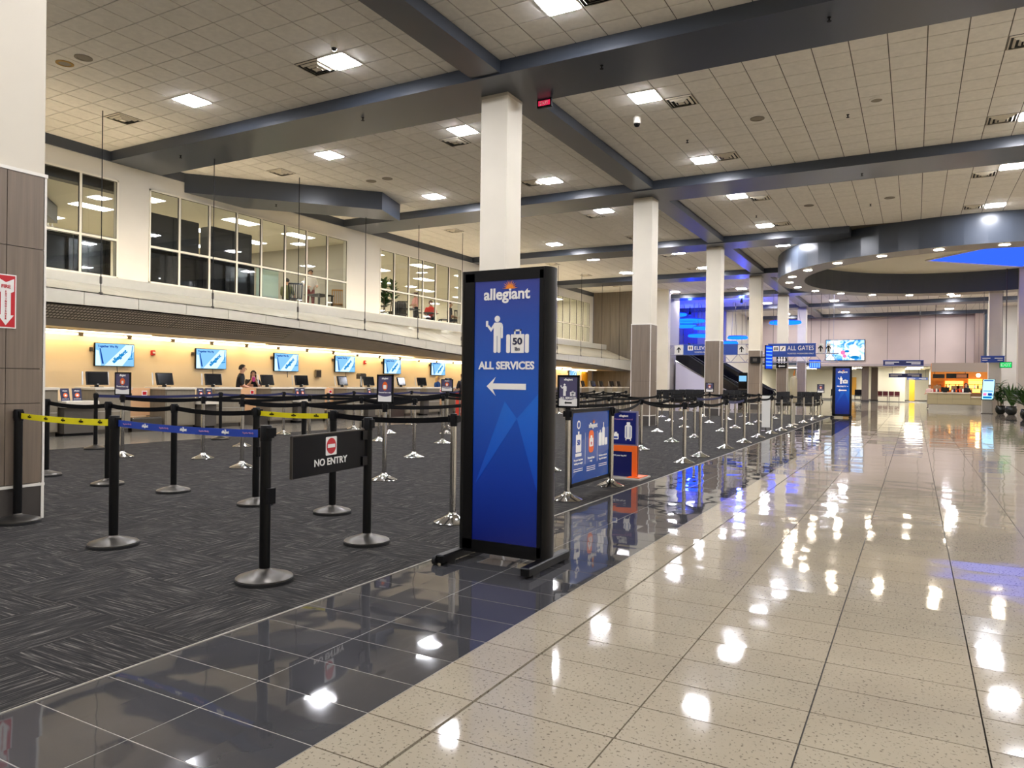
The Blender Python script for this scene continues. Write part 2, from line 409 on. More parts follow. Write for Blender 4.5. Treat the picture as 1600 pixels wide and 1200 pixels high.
# ================================================================== STRUCTURE
def structure(name, g, mat, parent=None, smooth=False, label=None):
    o = obj(name, g, mat, parent, smooth); o['kind'] = 'structure'
    if label: o['label'] = label
    return o
def laid(parent, name, cells, sx, sy, z0, z1, gap, mat, limit=300, z_eye=None):
    """pieces laid side by side: the ones that show largest are parts, the rest one joined part"""
    zc = z1 if z_eye is None else z_eye
    def size(c):
        p = proj(c[0], c[1], zc)
        if p is None or not (-60 < p[0] < 1660 and -60 < p[1] < 1260): return -1.0 / (1 + hypot(c[0], c[1]))
        d = Vector((c[0], c[1], zc - CAM_H)); return abs(d.z) / d.length ** 3
    cells = sorted(cells, key=size, reverse=True)
    hx, hy = sx / 2 - gap, sy / 2 - gap
    me = G().box(-hx, hx, -hy, hy, z0, z1).mesh(name); me.materials.append(mat)
    for c in cells[:limit]: link(name, me, None, parent, loc=(c[0], c[1], 0))
    if len(cells) > limit:
        g = G()
        for c in cells[limit:]: g.box(c[0] - hx, c[0] + hx, c[1] - hy, c[1] + hy, z0, z1)
        link(name + '_field', g.mesh(name), mat, parent, kind='stuff')

X0, X1, Y0, Y1 = -18.75, 9.0, -7.0, 67.0
floor = structure('floor', G().box(-30, 12, -8, 92, -0.1, -0.012), grout)
TX, TY, TO = 0.598, 0.2985, 2.816
n0 = int((Y0 - TO) / TY); n1 = int((67 - TO) / TY)
white = []; half = []; dark = []; grey = []
for j in range(n0, n1):
    y = TO + TY * (j + 0.5)
    half.append((-1.702, y))
    for i in range(-2, 16):
        x = -0.35 + TX * (i + 0.5)
        if x > 9: continue
        (dark if (3.2 < x < 4.5 and y < 36.3) else white).append((x, y))
    if y < 43.1:
        dark += [(-2.751, y), (-2.151, y)]
    else: white += [(-2.751, y), (-2.151, y)]
laid(floor, 'floor_tile', white, TX, TY, -0.012, 0.0, 0.003, tile_light)
laid(floor, 'narrow_floor_tile', half, 0.298, TY, -0.012, 0.0, 0.003, tile_light, 120)
laid(floor, 'dark_floor_tile', dark, 0.6, TY, -0.012, 0.0, 0.003, tile_dark)
for j in range(0, 110):
    y = 34.3 + 0.3 * j
    for i in range(27):
        grey.append((-3.35 - 0.6 * i, y))
laid(floor, 'far_floor_tile', grey, 0.6, 0.3, -0.012, -0.001, 0.002, tile_light, 60)
grey = []
for j in range(-23, 114):
    for i in range(10): grey.append((-13.49 - 0.6 * i, 0.15 + 0.3 * j))
laid(floor, 'counter_floor_tile', grey, 0.6, 0.3, -0.012, -0.001, 0.002, tile_grey, 200)
cp = [(-3.35 - 0.6 * i, 0.3 + 0.6 * j) for i in range(17) for j in range(-11, 57)]
laid(floor, 'carpet_tile', cp, 0.6, 0.6, -0.012, 0.002, 0.0004, carpet_m)
obj('grout_bed', G().box(-3.05, -1.852, -7, 43.1, -0.0119, -0.0012), M('grout_light', '#8d8880', .5), floor)
structure('trim_1', G().box(-3.054, -3.046, -7, 34.2, -0.012, 0.005), metal_trim, label='thin metal strip between carpet and black tile')

CZ, BZ = 7.26, 7.0
BAY = 9.03
ceiling = structure('ceiling', G().box(-19, 9.2, -7.2, 67.2, CZ + 0.012, CZ + 0.1), ceil_grid)
LX = [-13.7, -9.55, -4.92, 2.24, 6.4]
LY = []
for k in range(-2, 7):
    for b in (10.37, 14.55):
        y = b + BAY * k + (0.0 if k <= 0 else 0.0)
        if -6.5 < y < 66: LY.append(round(y, 2))
VX = [-16.0, -10.08, -4.3, 1.6]
VY = [10.3, 15.12]; VY = [v + BAY * k for k in range(-1, 6) for v in VY]
RC = (2.11, 37.3)
def in_ring(x, y, r=8.3): return hypot(x - RC[0], y - RC[1]) < r
lights = [(x, y) for y in sorted(LY) for x in LX if not in_ring(x, y) and not (x < -13 and y > 52)]
vents = [(x, y) for y in sorted(VY) for x in VX if not in_ring(x, y) and 4 < y < 66]
GXR, GXL, GY = 0.118, 0.42, 14.25
def gxo(x): return GXL if x < -7.1 else GXR
def snap(p): return (gxo(p[0]) + 0.6 * math.floor((p[0] - gxo(p[0])) / 0.6) + 0.3, GY + 0.6 * math.floor((p[1] - GY) / 0.6) + 0.3)
lights = [snap(p) for p in lights]; vents = [snap(p) for p in vents]
used = {(round(a * 10), round(b * 10)) for a, b in lights + vents}
def beam_y(y): 
    f = (y - 11.7) % BAY
    return 0.05 < f < 1.45
ct = []
for i in range(-33, 15):
    for j in range(-36, 89):
        x, y = (GXL if i < -12 else GXR) + 0.6 * i + 0.3, GY + 0.6 * j + 0.3
        if not (-18.6 < x < 9 and -7 < y < 66.9): continue
        f0, f1 = (y - 0.3 - 11.7) % BAY, (y + 0.3 - 11.7) % BAY
        if f0 < 1.5 and f1 < 1.5 and f1 > f0: continue
        if (round(x * 10), round(y * 10)) in used: continue
        if in_ring(x, y, 6.5): continue
        ct.append((x, y))
laid(ceiling, 'ceiling_tile', ct, 0.6, 0.6, CZ, CZ + 0.014, 0.009, ceil_tile_m)

for k in range(-2, 7):
    y = 11.7 + BAY * k
    if y > 66: y = 65.6
    cut = {4: (-2.2, 6.4), 5: (-4.9, 9.0)}.get(k + 2)
    for xa, xb in ([(X0 + 0.005, X1)] if not cut else [(X0 + 0.005, cut[0]), (cut[1], X1)]):
        if xb - xa > 0.1: structure('ceiling_beam', G().box(xa, xb, y, min(y + 1.5, 66.95), BZ, CZ + 0.02), beam_paint)
    y2 = y + 1.5
    if k < 6: structure('ceiling_beam', G().box(-7.43, -6.81, y2, y + BAY, BZ + 0.03, CZ + 0.02), beam_paint)
structure('ceiling_beam', G().box(X0, X0 + 0.04, -7, 44.9, BZ, CZ + 0.02), beam_paint)
structure('ceiling_beam', G().prism([(-18.72, 13.95), (-18.72, 16.1), (-15.36, 19.76), (-14.86, 18.2)], 6.7, CZ + 0.02), beam_paint,
          label='slanted dropped grey bulkhead with a square cut end')

gasket_m = M('gasket', '#2c2a26', .6)
# ---- left wall: upper wall with windows, lower counter wall
WIN = [(8.0, 11.96, [8.98, 9.97, 10.95]), (12.86, 20.97, [13.82, 14.85, 15.87, 16.85, 17.88, 18.88, 19.9]),
       (22.88, 28.85, [23.8, 24.79, 25.79, 26.76, 27.8]), (38.2, 44.32, [39.2, 40.22, 41.25, 42.27, 43.3])]
SILL, HEAD, TRANS = 3.93, 6.55, 4.95
wl = G(); wl.box(-18.95, X0, -7, 44.9, 2.2, SILL); wl.box(-18.95, X0, -7, 44.9, HEAD, CZ + 0.05)
ys = [-7.0]
for a, b, m in WIN: ys += [a, b]
ys.append(44.9)
for i in range(0, len(ys), 2): wl.box(-18.95, X0, ys[i], ys[i + 1], SILL, HEAD)
structure('wall_left', wl, wall_paint)
structure('wall_counter', G().box(-18.95, X0 + 0.0, -7, 44.9, 0, 2.2), cream_paint)
for n, (a, b, m) in enumerate(WIN):
    f = G(); t = 0.045
    f.box(-18.82, -18.73, a, b, SILL, SILL + t); f.box(-18.82, -18.73, a, b, HEAD - t, HEAD)
    f.box(-18.82, -18.73, a, a + t, SILL, HEAD); f.box(-18.82, -18.73, b - t, b, SILL, HEAD)
    win = structure('window_%d' % (n + 1), f, mull_white)
    edges = [a] + m + [b]
    for y in m: obj('mullion', G().box(-18.80, -18.735, y - 0.03, y + 0.03, SILL + t, HEAD - t), mull_white, win)
    obj('transom', G().box(-18.795, -18.74, a + t, b - t, TRANS - 0.03, TRANS + 0.03), mull_white, win)
    for i in range(len(edges) - 1):
        for z0, z1 in ((SILL + 0.04, TRANS - 0.03), (TRANS + 0.03, HEAD - 0.04)):
            pn = obj('pane', G().box(-18.77, -18.764, edges[i] + 0.03, edges[i + 1] - 0.03, z0, z1), glass_m, win)
            ya, yb = edges[i] + 0.028, edges[i + 1] - 0.028
            obj('gasket', G().box(-18.775, -18.745, ya, ya + .018, z0, z1).box(-18.775, -18.745, yb - .018, yb, z0, z1).box(-18.775, -18.745, ya, yb, z0, z0 + .014).box(-18.775, -18.745, ya, yb, z1 - .014, z1), gasket_m, pn)
# ---- end wall of the check-in hall (wood boards, then pale return)
ww = structure('wall_end', G().box(X0, -14.75, 45.0, 45.2, 0, CZ + 0.03), wood_panel2)
for i in range(10):
    x = X0 + 0.4 * i
    obj('wall_board', G().box(x + 0.005, min(x + 0.395, -14.75), 44.96, 45.0, 0, CZ), wood_panel2, ww)
structure('wall_return', G().box(-14.75, -13.65, 44.95, 45.4, 0, CZ + 0.03), white_paint)
# alcove around the escalators
structure('wall_alcove', G().box(-19, -12.9, 57.6, 57.8, 0, CZ + 0.03).box(-14.75, -14.55, 45.4, 50.5, 0, CZ + 0.03), M('alcove_paint', '#8a847e', .6))
wa = structure('trim_2', G().box(-16.2, -15.1, 57.5, 57.6, 3.0, 7.0), M('alcove_panel', '#5b5a80', 0.5, var=0.1, stretch=(9, 9, .3)), label='dark panelled strip of wall behind the blue rings')
structure('wall_alcove_side', G().box(-13.1, -12.9, 57.8, 67, 0, CZ + 0.03), white_paint)
# ---- far wall above the low concourse
fw = structure('wall_far', G().box(-8.0, 4.0, 67.0, 67.4, 2.95, CZ + 0.03).box(-13, -8.0, 67.0, 67.4, 3.4, CZ + 0.03), far_paint)
structure('trim_3', G().box(-8.0, 4.0, 66.9, 67.0, 2.95, 3.15), M('far_band', '#a79a94', 0.5), label='pale band along the foot of the high far wall')
structure('wall_right', G().box(X1, X1 + 0.2, -7, 67, 0, CZ + 0.03), white_paint)
structure('wall_back', G().box(-19, X1, -7.2, -7, 0, CZ + 0.03), white_paint)
structure('wall_far_return', G().box(4.0, 4.6, 66.0, 67.4, 2.4, CZ + 0.03), M('return_brown', '#8d7a70', 0.5)); structure('wall_far_side', G().box(4.6, X1, 63.5, 63.7, 0, CZ + 0.03), wall_paint)
# low concourse beyond
structure('ceiling_concourse', G().box(-13, 1.2, 67.4, 91, 2.95, 3.05), lounge_white)
structure('wall_concourse_back', G().box(-13, 2, 82, 82.2, 0, 2.95), lounge_white)
structure('wall_concourse_side', G().box(1.2, 1.4, 67.4, 82, 0, 2.95).box(-13.2, -13, 67, 82, 0, 2.95), lounge_white)
structure('wall_concourse_end', G().box(-2.9, -0.75, 72.5, 72.7, 0, 2.95), lounge_white)
structure('door_1', G().box(-0.45, 0.0, 78, 78.1, 0, 2.3), door_yellow, label='yellow wooden door in the far white corridor')
structure('door_2', G().box(-6.4, -5.2, 81.8, 81.95, 0.4, 2.2), door_yellow, label='orange yellow door behind the far waiting seats')
for x in (-3.66, -3.05, 4.3):
    t = thing('pillar', ['brown clad pillar nearest the far low opening', 'brown clad pillar behind the far low opening', ''][0 if x < -3.3 else 1] if x < 0 else 'grey pillar at the edge of the coffee counter', 'pillar', (x, 68.3 if x < -3.3 else (70.5 if x < 0 else 62.5), 0))
    obj('shaft', G().bbox(-0.26, 0.26, -0.26, 0.26, 0.15, 2.94), wood_panel, t); obj('plinth', G().box(-0.29, 0.29, -0.29, 0.29, 0, 0.15), dark_kick, t)

# ---- upper lounge behind the windows
structure('floor_lounge', G().box(-28, -18.95, 4, 44.9, 3.55, 3.75), M('lounge_floor', '#b9b0a0', 0.5))
structure('ceiling_lounge', G().box(-28, -18.95, 4, 44.9, 6.75, 6.85), lounge_white)
structure('wall_lounge', G().box(-28.2, -28, 4, 44.9, 3.75, 6.8).box(-28, -18.95, 3.8, 4, 3.75, 6.8).box(-28, -18.95, 44.9, 45.1, 3.75, 6.8), lounge_white)
structure('wall_lounge_partition', G().box(-28, -19.5, 22.3, 22.5, 3.75, 6.75), M('partition_paint', '#a9a498', .7))
structure('trim_4', G().box(-19.5, -19.2, 4, 12.4, 6.35, 6.75), lounge_dark, label='dark bulkhead above the first upper window')
structure('trim_5', G().prism([(-19.3, 8.2), (-19.3, 9.2), (-24.2, 13.4), (-24.8, 12.6)], 6.2, 6.75), beam_paint, label='slanted grey bulkhead inside the upper lounge')

# ---- canopy over the counters
CY = [-6.0, 8.17] + [9.45 + 1.28 * i for i in range(28)]
CY = [y for y in CY if y < 44.5] + [44.9]
def interp(tab, y):
    for (a, va), (b, vb) in zip(tab, tab[1:]):
        if y <= b: return va + (vb - va) * max(0, (y - a)) / (b - a)
    return tab[-1][1]
ZB = [(-6, 2.86), (8.7, 2.86), (11, 2.88), (13.4, 2.86), (15.4, 2.81), (17.4, 2.735), (19.8, 2.63), (22, 2.5), (24.6, 2.36), (27.5, 2.36), (33.5, 2.47), (40, 2.3), (44.9, 2.1)]
ZT = [(-6, 3.19), (8.7, 3.18), (11, 3.14), (13.4, 3.13), (15.4, 3.07), (17.4, 3.01), (19.8, 2.92), (22, 2.83), (24.6, 2.71), (28, 2.70), (33.5, 2.77), (44.9, 2.76)]
ZS = [(-6, 2.43), (9, 2.43), (14, 2.40), (18, 2.37), (23, 2.26), (26, 2.19), (30, 2.19), (36, 2.22), (44.9, 2.06)]
can = thing('canopy', 'long pale canopy with metal fascia running above the check-in counters', 'canopy', (0, 0, 0))
obj('soffit', G().box(-18.74, -16.95, -6, 8.17, 2.44, 2.5), soffit_warm, can)
cs = G(); cg = G(); cp_ = G(); ctop = []
for i in range(len(CY) - 1):
    a, b = CY[i] + (0.006 if i else 0), CY[i + 1] - 0.006
    za, zb_, ta, tb, sa, sb = (interp(T, y) for T in (ZB, ZT, ZS) for y in (a, b))
    obj('fascia_panel', G().add([(-16, a, za), (-16, b, zb_), (-16, b, tb), (-16, a, ta), (-16.03, a, za), (-16.03, b, zb_), (-16.03, b, tb), (-16.03, a, ta)],
        [(0, 1, 2, 3), (7, 6, 5, 4), (0, 4, 5, 1), (3, 2, 6, 7), (0, 3, 7, 4), (1, 5, 6, 2)]), canopy_metal, can)
    obj('top_panel', G().add([(-16.0, a, ta), (-16.0, b, tb), (-18.74, b, 3.86), (-18.74, a, 3.86), (-16.0, a, ta - .02), (-16.0, b, tb - .02), (-18.74, b, 3.84), (-18.74, a, 3.84)],
        [(0, 1, 2, 3), (7, 6, 5, 4), (0, 4, 5, 1), (0, 3, 7, 4), (1, 5, 6, 2)]), canopy_stone, can)
    # underside: face rising from the lit recess to the fascia
    k = 0.66
    ma, mb = sa + (za - 0.03 - sa) * (1 - k), sb + (zb_ - 0.03 - sb) * (1 - k); xm = -16.97 + 0.9 * (1 - k)
    up = [(-16.07, a, za - 0.03), (-16.07, b, zb_ - 0.03), (xm, b, mb), (xm, a, ma)]
    (obj('perforated_panel', G().quad(*up), perf_m, can) if a < 15.5 else obj('soffit_panel', G().quad(*up), soffit_grey, can))
    cg.quad((xm, a - .006, ma), (xm, b + .006, mb), (-16.97, b + .006, sb), (-16.97, a - .006, sa))
    cs.quad((-16.97, a - .006, sa), (-16.97, b + .006, sb), (-18.745, b + .006, sb + .03), (-18.745, a - .006, sa + .03))
obj('soffit_edge', cg, soffit_grey, can); obj('lit_soffit', cs, soffit_warm, can)
obj('backing', G().box(-18.7, -16.4, -6, 8.1, 2.6, 2.8), soffit_grey, can)

# ================================================================== CEILING FITTINGS
def row_word(x): return {-14: 'row nearest the windows', -10: 'second row from the windows', -5: 'row beside the columns', 2: 'row above the walkway', 7: 'row beyond the walkway'}[min((-14, -10, -5, 2, 7), key=lambda k: abs(k - x))]
proto = None; cnt = {}
for x, y in sorted(lights, key=lambda p: p[1]):
    rw = row_word(x); cnt[rw] = cnt.get(rw, -1) + 1
    lab = 'square ceiling light panel, %s from the front in the %s' % (ORD[cnt[rw]], rw)
    if proto is None:
        proto = thing('ceiling_light', lab, 'light', (x, y, CZ), 0, 'square ceiling light panels')
        g = G()
        for a in ((-.3, -.27, -.3, .3), (.27, .3, -.3, .3), (-.27, .27, -.3, -.27), (-.27, .27, .27, .3)): g.box(*a, -0.015, 0.02)
        obj('frame', g, trim_white, proto); obj('diffuser', G().add([(-.27, -.27, .01), (.27, -.27, .01), (.27, .27, .01), (-.27, .27, .01), (-.26, -.26, -.026), (.26, -.26, -.026), (.26, .26, -.026), (-.26, .26, -.026)], [(4, 7, 6, 5), (0, 1, 5, 4), (1, 2, 6, 5), (2, 3, 7, 6), (3, 0, 4, 7)]), emit_panel, proto)
    else: dup(proto, (x, y, CZ), label=lab)
proto = None; cnt = {}
def vrow(x): return {-16: 'row nearest the left wall', -10: 'row left of the columns', -4: 'row right of the columns', 2: 'row over the walkway'}[min((-16, -10, -4, 2), key=lambda k: abs(k - x))]
for x, y in sorted(vents, key=lambda p: p[1]):
    rw = vrow(x); cnt[rw] = cnt.get(rw, -1) + 1
    lab = 'square metal ceiling vent, %s from the front in the %s' % (ORD[cnt[rw]], rw)
    if proto is None:
        proto = thing('ceiling_vent', lab, 'vent', (x, y, CZ), 0, 'square ceiling vents')
        obj('backing', G().box(-.29, .29, -.29, .29, 0.0, 0.02), vent_d, proto)
        for r0, z in ((.295, 0.0), (.215, -.02), (.13, -.03)):
            g = G(); r1 = r0 - 0.038
            for i in range(4):
                a = [(-r0, -r0), (r0, -r0), (r0, r0), (-r0, r0)]; b = [(-r1, -r1), (r1, -r1), (r1, r1), (-r1, r1)]; j = (i + 1) % 4
                g.quad((*a[i], z + .012), (*a[j], z + .012), (*b[j], z - .02), (*b[i], z - .02))
            obj('louver', g, vent_m, proto)
        obj('centre_plate', G().box(-.06, .06, -.06, .06, -.05, -.035), vent_m, proto)
    else: dup(proto, (x, y, CZ), label=lab)
# round speakers
for i, (x, y) in enumerate([(-13.69, 8.02), (-3.16, 16.9), (-0.77, 16.91), (-13.73, 17.04), (-14.34, 17.04), (-3.14, 25.83), (-0.77, 25.87), (-14.26, 8.0)]):
    t = thing('ceiling_speaker', ['grey round ceiling speaker beside the yellowish one', 'grey round ceiling speaker nearest the first long beam right of columns', 'white rimmed round ceiling speaker over the walkway',
        'grey round ceiling speaker beyond the first cross beam, nearer the columns', 'grey round ceiling speaker beyond the first cross beam, nearer the windows', 'round ceiling speaker in the second bay beside the columns', 'round ceiling speaker in the second bay over the walkway',
        'yellowish round ceiling speaker by the left column'][i], 'speaker', (x, y, CZ), 0)
    obj('rim', G().lathe([(.155, 0), (.155, -.012), (.11, -.016), (.105, 0)], 20), trim_white if i == 2 else (M('yellowed', '#a8843f', .6) if i == 7 else speaker_m), t, True)
    obj('grille', G().lathe([(.106, -.004), (.106, -.009)], 20), speaker_m, t)
# domes and sprinklers
for i, (x, y) in enumerate([(-5.5, 15.55), (-9.04, 9.7)]):
    t = thing('security_camera', ['white dome camera hanging from ceiling right of the first column', 'small dome camera on ceiling beside a light panel'][i], 'camera', (x, y, CZ))
    s = 1 if i == 0 else .7
    obj('housing', G().lathe([(.05 * s, 0), (.085 * s, -.04 * s), (.085 * s, -.16 * s), (.07 * s, -.17 * s)], 16), trim_white, t, True)
    obj('dome', G().lathe([(.07 * s, -.165 * s), (.066 * s, -.2 * s), (.045 * s, -.23 * s), (.01, -.24 * s)], 16), screen_black, t, True)
SPR = [(-10.58, 12.27, BZ, 'under the first cross beam, left of the first column'), (-4.99, 12.2, BZ, 'under the first cross beam, right of the first column'), (-1.23, 12.21, BZ, 'under the first cross beam above the walkway'),
       (-16.58, 12.23, BZ, 'under the first cross beam near the windows'), (-17.4, 16.2, 6.7, 'under the slanted bulkhead'), (-1.31, 21.6, BZ, 'under the second cross beam above the walkway'), (-4.94, 17.63, CZ, 'in the bay beside the columns'), (-1.36, 17.54, CZ, 'in the first bay over the walkway'), (-1.34, 26.5, CZ, 'in the second bay over the walkway'), (-4.96, 26.6, CZ, 'in the second bay beside the columns')]
for x, y, z, wd in SPR:
    t = thing('sprinkler', 'small dark ceiling sprinkler ' + wd, 'sprinkler', (x, y, z))
    obj('stem', G().lathe([(.03, 0), (.03, -.01), (.012, -.015), (.012, -.06)], 10), black_satin, t); obj('deflector', G().lathe([(.035, -.06), (.035, -.066)], 10), black_satin, t)
t = thing('exit_sign', 'small red lit exit sign under the first beam beside the column', 'exit sign', (-6.6, 13.15, BZ))
obj('housing', G().box(-.16, .16, -.03, .03, -.16, 0), black_satin, t)
obj('glow', G().box(-.13, .13, -.034, -.03, -.13, -.03), EM('exit_red', '#c01f45', .35), t)
letters('EXIT', logo_white, t, (0, -.036, -.08), FRONT, height=.07, bold=.02)

# tie rods that hold the canopy
rods = [(-15.9, 9.83, CZ), (-15.9, 12.81, BZ), (-15.9, 15.8, CZ), (-15.9, 18.8, 6.7), (-15.9, 21.75, BZ), (-15.9, 24.7, CZ), (-15.9, 27.7, CZ), (-15.9, 33.7, CZ), (-15.9, 36.7, CZ), (-15.9, 39.7, BZ), (-15.9, 42.6, CZ)]
for i, (x, y, z) in enumerate(rods):
    zt = interp(ZT, y) + 0.03
    if i == 3: z = 6.72; 
    t = thing('tie_rod', 'thin dark hanging rod holding the canopy, %s from the front' % ORD[i], 'rod', (x - 0.12, y, 0), 0, 'canopy hanging rods')
    obj('rod', G().tube([(0, 0, zt), (0, 0, z)], .011, 6), black_satin, t)
    obj('turnbuckle', G().lathe([(.012, zt + .18), (.028, zt + .2), (.028, zt + .34), (.012, zt + .36)], 8), steel_dark, t)
    obj('foot', G().lathe([(.04, zt - .06), (.04, zt)], 10), steel_dark, t)
t = thing('cove_light', 'long hidden cove light washing the ceiling above the canopy', 'light', (-17.6, 0, 0))
obj('tube', G().box(-.03, .03, 4, 44, 3.62, 3.66), emit_cove, t); obj('lip', G().box(.09, .11, 3.9, 44.2, 3.45, 3.76), canopy_metal, t)  # lip is added to hide the tube and cut its light on the ceiling
obj('tray', G().box(-.08, .1, 3.9, 44.2, 3.52, 3.6), canopy_metal, t)

# strip lights along the counter wall
proto = None
for i in range(27):
    y = 8.9 + 1.31 * i
    z = interp(ZS, y)
    lab = 'warm tube light along the counter wall, %s from the front' % ORD[i]
    if proto is None:
        proto = thing('strip_light', lab, 'light', (-18.55, y, z), 0, 'warm tube lights above the counters')
        obj('tube', G().tube([(0, -.6, -.06), (0, .6, -.06)], .022, 8), emit_strip, proto)
        for s in (-.62, .62): obj('bracket', G().box(-.03, .03, s - .03, s + .03, -.1, .02), desk_grey, proto)
    else: dup(proto, (-18.55, y, z), label=lab)
proto = None
for i in range(9):
    y = 10.5 + 3.9 * i; z = interp(ZS, y)
    lab = 'long warm ceiling trough light above the counters, %s from the front' % ORD[i]
    if proto is None:
        proto = thing('trough_light', lab, 'light', (-18.0, y, z), 0, 'warm trough lights above the counters')
        obj('lens', G().box(-.09, .09, -1.9, 1.9, -.03, -.005), EM('trough_lens', '#ffe2b4', L_STRIP * 0.35), proto)
        obj('housing', G().box(-.12, .12, -1.93, 1.93, -.005, .02), soffit_warm, proto)
    else: dup(proto, (-18.0, y, z), label=lab)
# lounge ceiling panels
proto = None
for i, (x, y) in enumerate([(x, y) for y in (6.5, 10.2, 13.9, 17.6, 20.3, 24.5, 28.2, 32, 36, 40, 43) for x in (-20.6, -23.2, -26)]):
    r, c_ = divmod(i, 3)
    lab = 'rectangular lounge ceiling panel seen through upper windows, %s from the front, %s from the glass' % (ORD[r], ORD[c_])
    if proto is None:
        proto = thing('lounge_light', lab, 'light', (x, y, 6.75), 0, 'upper lounge light panels')
        obj('diffuser', G().box(-.28, .28, -.58, .58, -.015, 0), emit_lounge, proto); obj('frame', G().box(-.31, .31, -.61, .61, -.01, 0.02), trim_white, proto)
    else: dup(proto, (x, y, 6.75), label=lab)

# ================================================================== COLUMNS
def column(i, xa, xb, ya, yb, lab, top=BZ, clad=3.13, face='front'):
    cx, cy = (xa + xb) / 2, (ya + yb) / 2; hx, hy = (xb - xa) / 2, (yb - ya) / 2
    t = thing('column', lab, 'column', (cx, cy, 0), 0, 'square white columns')
    e = 0.0 if clad else 0
    obj('shaft', G().box(-hx + .015, hx - .015, -hy + .015, hy - .015, clad or 0, top), white_paint, t)
    obj('capital', G().box(-hx + .01, hx - .01, -hy + .01, hy - .01, top - .06, top), M('capital', '#b9b19e', .6), t)
    if clad:
        obj('core', G().box(-hx + .03, hx - .03, -hy + .03, hy - .03, 0, clad), dark_kick, t)
        rows = [.33, 1.05, 1.36, 2.44, 3.10] if i == 0 else [.33, 1.36, 2.3, 3.10]
        for za, zb in zip(rows, rows[1:]):
            for s in (0, 1):
                g = G()
                if s == 0: obj('cladding', G().box(hx - .03, hx, -hy + .02, -.003 - .02 if i == 0 else 0, za + .003, zb - .003), wood_panel, t); obj('cladding', G().box(hx - .03, hx, (.003 - .02 if i == 0 else .003), hy - .02, za + .003, zb - .003), wood_panel, t)
                else:
                    obj('cladding', G().box(-hx + .02, -.002, -hy, -hy + .03, za + .003, zb - .003), wood_panel, t); obj('cladding', G().box(.002, hx - .02, -hy, -hy + .03, za + .003, zb - .003), wood_panel, t)
        g = G()
        for sx in (-1, 1):
            for sy in (-1, 1):
                x0, y0 = sx * hx, sy * hy
                g.box(min(x0, x0 - sx * .025), max(x0, x0 - sx * .025), min(y0, y0 - sy * .025), max(y0, y0 - sy * .025), 0, 3.13)
        obj('corner_trim', g, trim_white, t)
        obj('top_trim', G().box(-hx - .005, hx + .005, -hy - .005, hy + .005, 3.10, 3.13), trim_white, t)
        obj('base_trim', G().box(-hx - .003, hx + .003, -hy - .003, hy + .003, .30, .325), trim_white, t)
        obj('kick', G().box(-hx + .02, hx - .02, -hy + .005, hy - .005, 0, .30).box(-hx + .005, hx - .005, -hy + .02, hy - .02, 0, .30), dark_kick, t)
    return t
c0 = column(0, -7.58, -6.95, 3.13, 3.755, 'nearest square column, brown clad below, with a red extinguisher sign')
CL = ['white column with brown clad base just behind the big blue sign', 'second white clad column, right of the blue sign', 'third white clad column, overlapping the blue elevators sign',
      'fourth white clad column carrying a side screen', 'fifth white clad column with a black restroom sign', 'sixth white clad column, last of the left row']
for k in range(1, 7): column(k, -7.69, -7.06, 12.45 + 9.02 * (k - 1), 13.08 + 9.02 * (k - 1), CL[k - 1])
column(8, 3.28, 3.86, 44.4, 45.0, 'plain white column under the round ceiling ring by the palms', 6.2, 0)
column(9, 4.42, 5.1, 43.35, 44.0, 'blue tinted white column under the round ring, cut by the photo edge', CZ - .021, 0)
# extinguisher sign on the near column
t = thing('extinguisher_sign', 'red and white fire extinguisher arrow sign on the near column', 'sign', (-6.945, 3.415, 1.945))
R90 = SIDE
decal('sign_plate', [[(-.085, -.235), (.085, -.235), (.085, .235), (-.085, .235)]], paper_white, t, (0, 0, 0), R90, .003)
decal('red_field', [[(-.075, -.225), (.075, -.225), (.075, .225), (-.075, .225)]], fire_red, t, (.003, 0, 0), R90, .001)
decal('arrow', [[(-.065, .2), (0, .165), (.065, .2), (.065, .09), (.04, .075), (.04, -.12), (.065, -.12), (0, -.21), (-.065, -.12), (-.04, -.12), (-.04, .075), (-.065, .09)]], paper_white, t, (.004, 0, 0), R90, .001)
letters('FIRE', fire_red, t, (.006, 0, .13), R90, height=.03, bold=.02)
for i, ch in enumerate('EXTINGUISHER'): letters(ch, fire_red, t, (.006, 0, .085 - i * .0215), R90, height=.0165, bold=.02)

# ================================================================== CEILING RING
t = thing('ceiling_ring', 'large dark round ceiling ring with small round downlights', 'ceiling ring', (RC[0], RC[1], 0))
N = 72; RO, RI, RZ = 7.92, 6.75, 6.2
def ringpts(r): return [(r * cos(2 * pi * i / N), r * sin(2 * pi * i / N)) for i in range(N)]
A, B_ = ringpts(RO), ringpts(RI)
g = G(); g2 = G(); g3 = G()
for i in range(N):
    j = (i + 1) % N
    g.quad((*A[i], RZ), (*A[j], RZ), (*A[j], CZ), (*A[i], CZ)); g2.quad((*B_[j], RZ), (*B_[i], RZ), (*B_[i], CZ), (*B_[j], CZ)); g3.quad((*A[j], RZ), (*A[i], RZ), (*B_[i], RZ), (*B_[j], RZ))
obj('outer_band', g, beam_paint, t, True); obj('inner_band', g2, M('ring_inner', '#474c4d', .5), t, True); obj('underside', g3, M('ring_under', '#8f8a80', .45), t)
for i in range(24):
    a = radians(-101 + 15 * i); r = 7.42
    o = obj('downlight', G().lathe([(.16, 0), (.16, -.012)], 14), emit_down, t, loc=(r * cos(a), r * sin(a), RZ))
    obj('bezel', G().lathe([(.2, .002), (.2, -.006), (.16, -.008), (.16, 0)], 14), trim_white, o)
obj('inner_ceiling', G().prism(ringpts(RI + .01), CZ - .02, CZ + .015), M('ring_ceiling', '#e9e4cd', .7), t)
t = thing('blue_light_wedge', 'flat glowing wedge standing in for blue light on the ceiling inside the ring', 'painted light', (0, 0, 0))
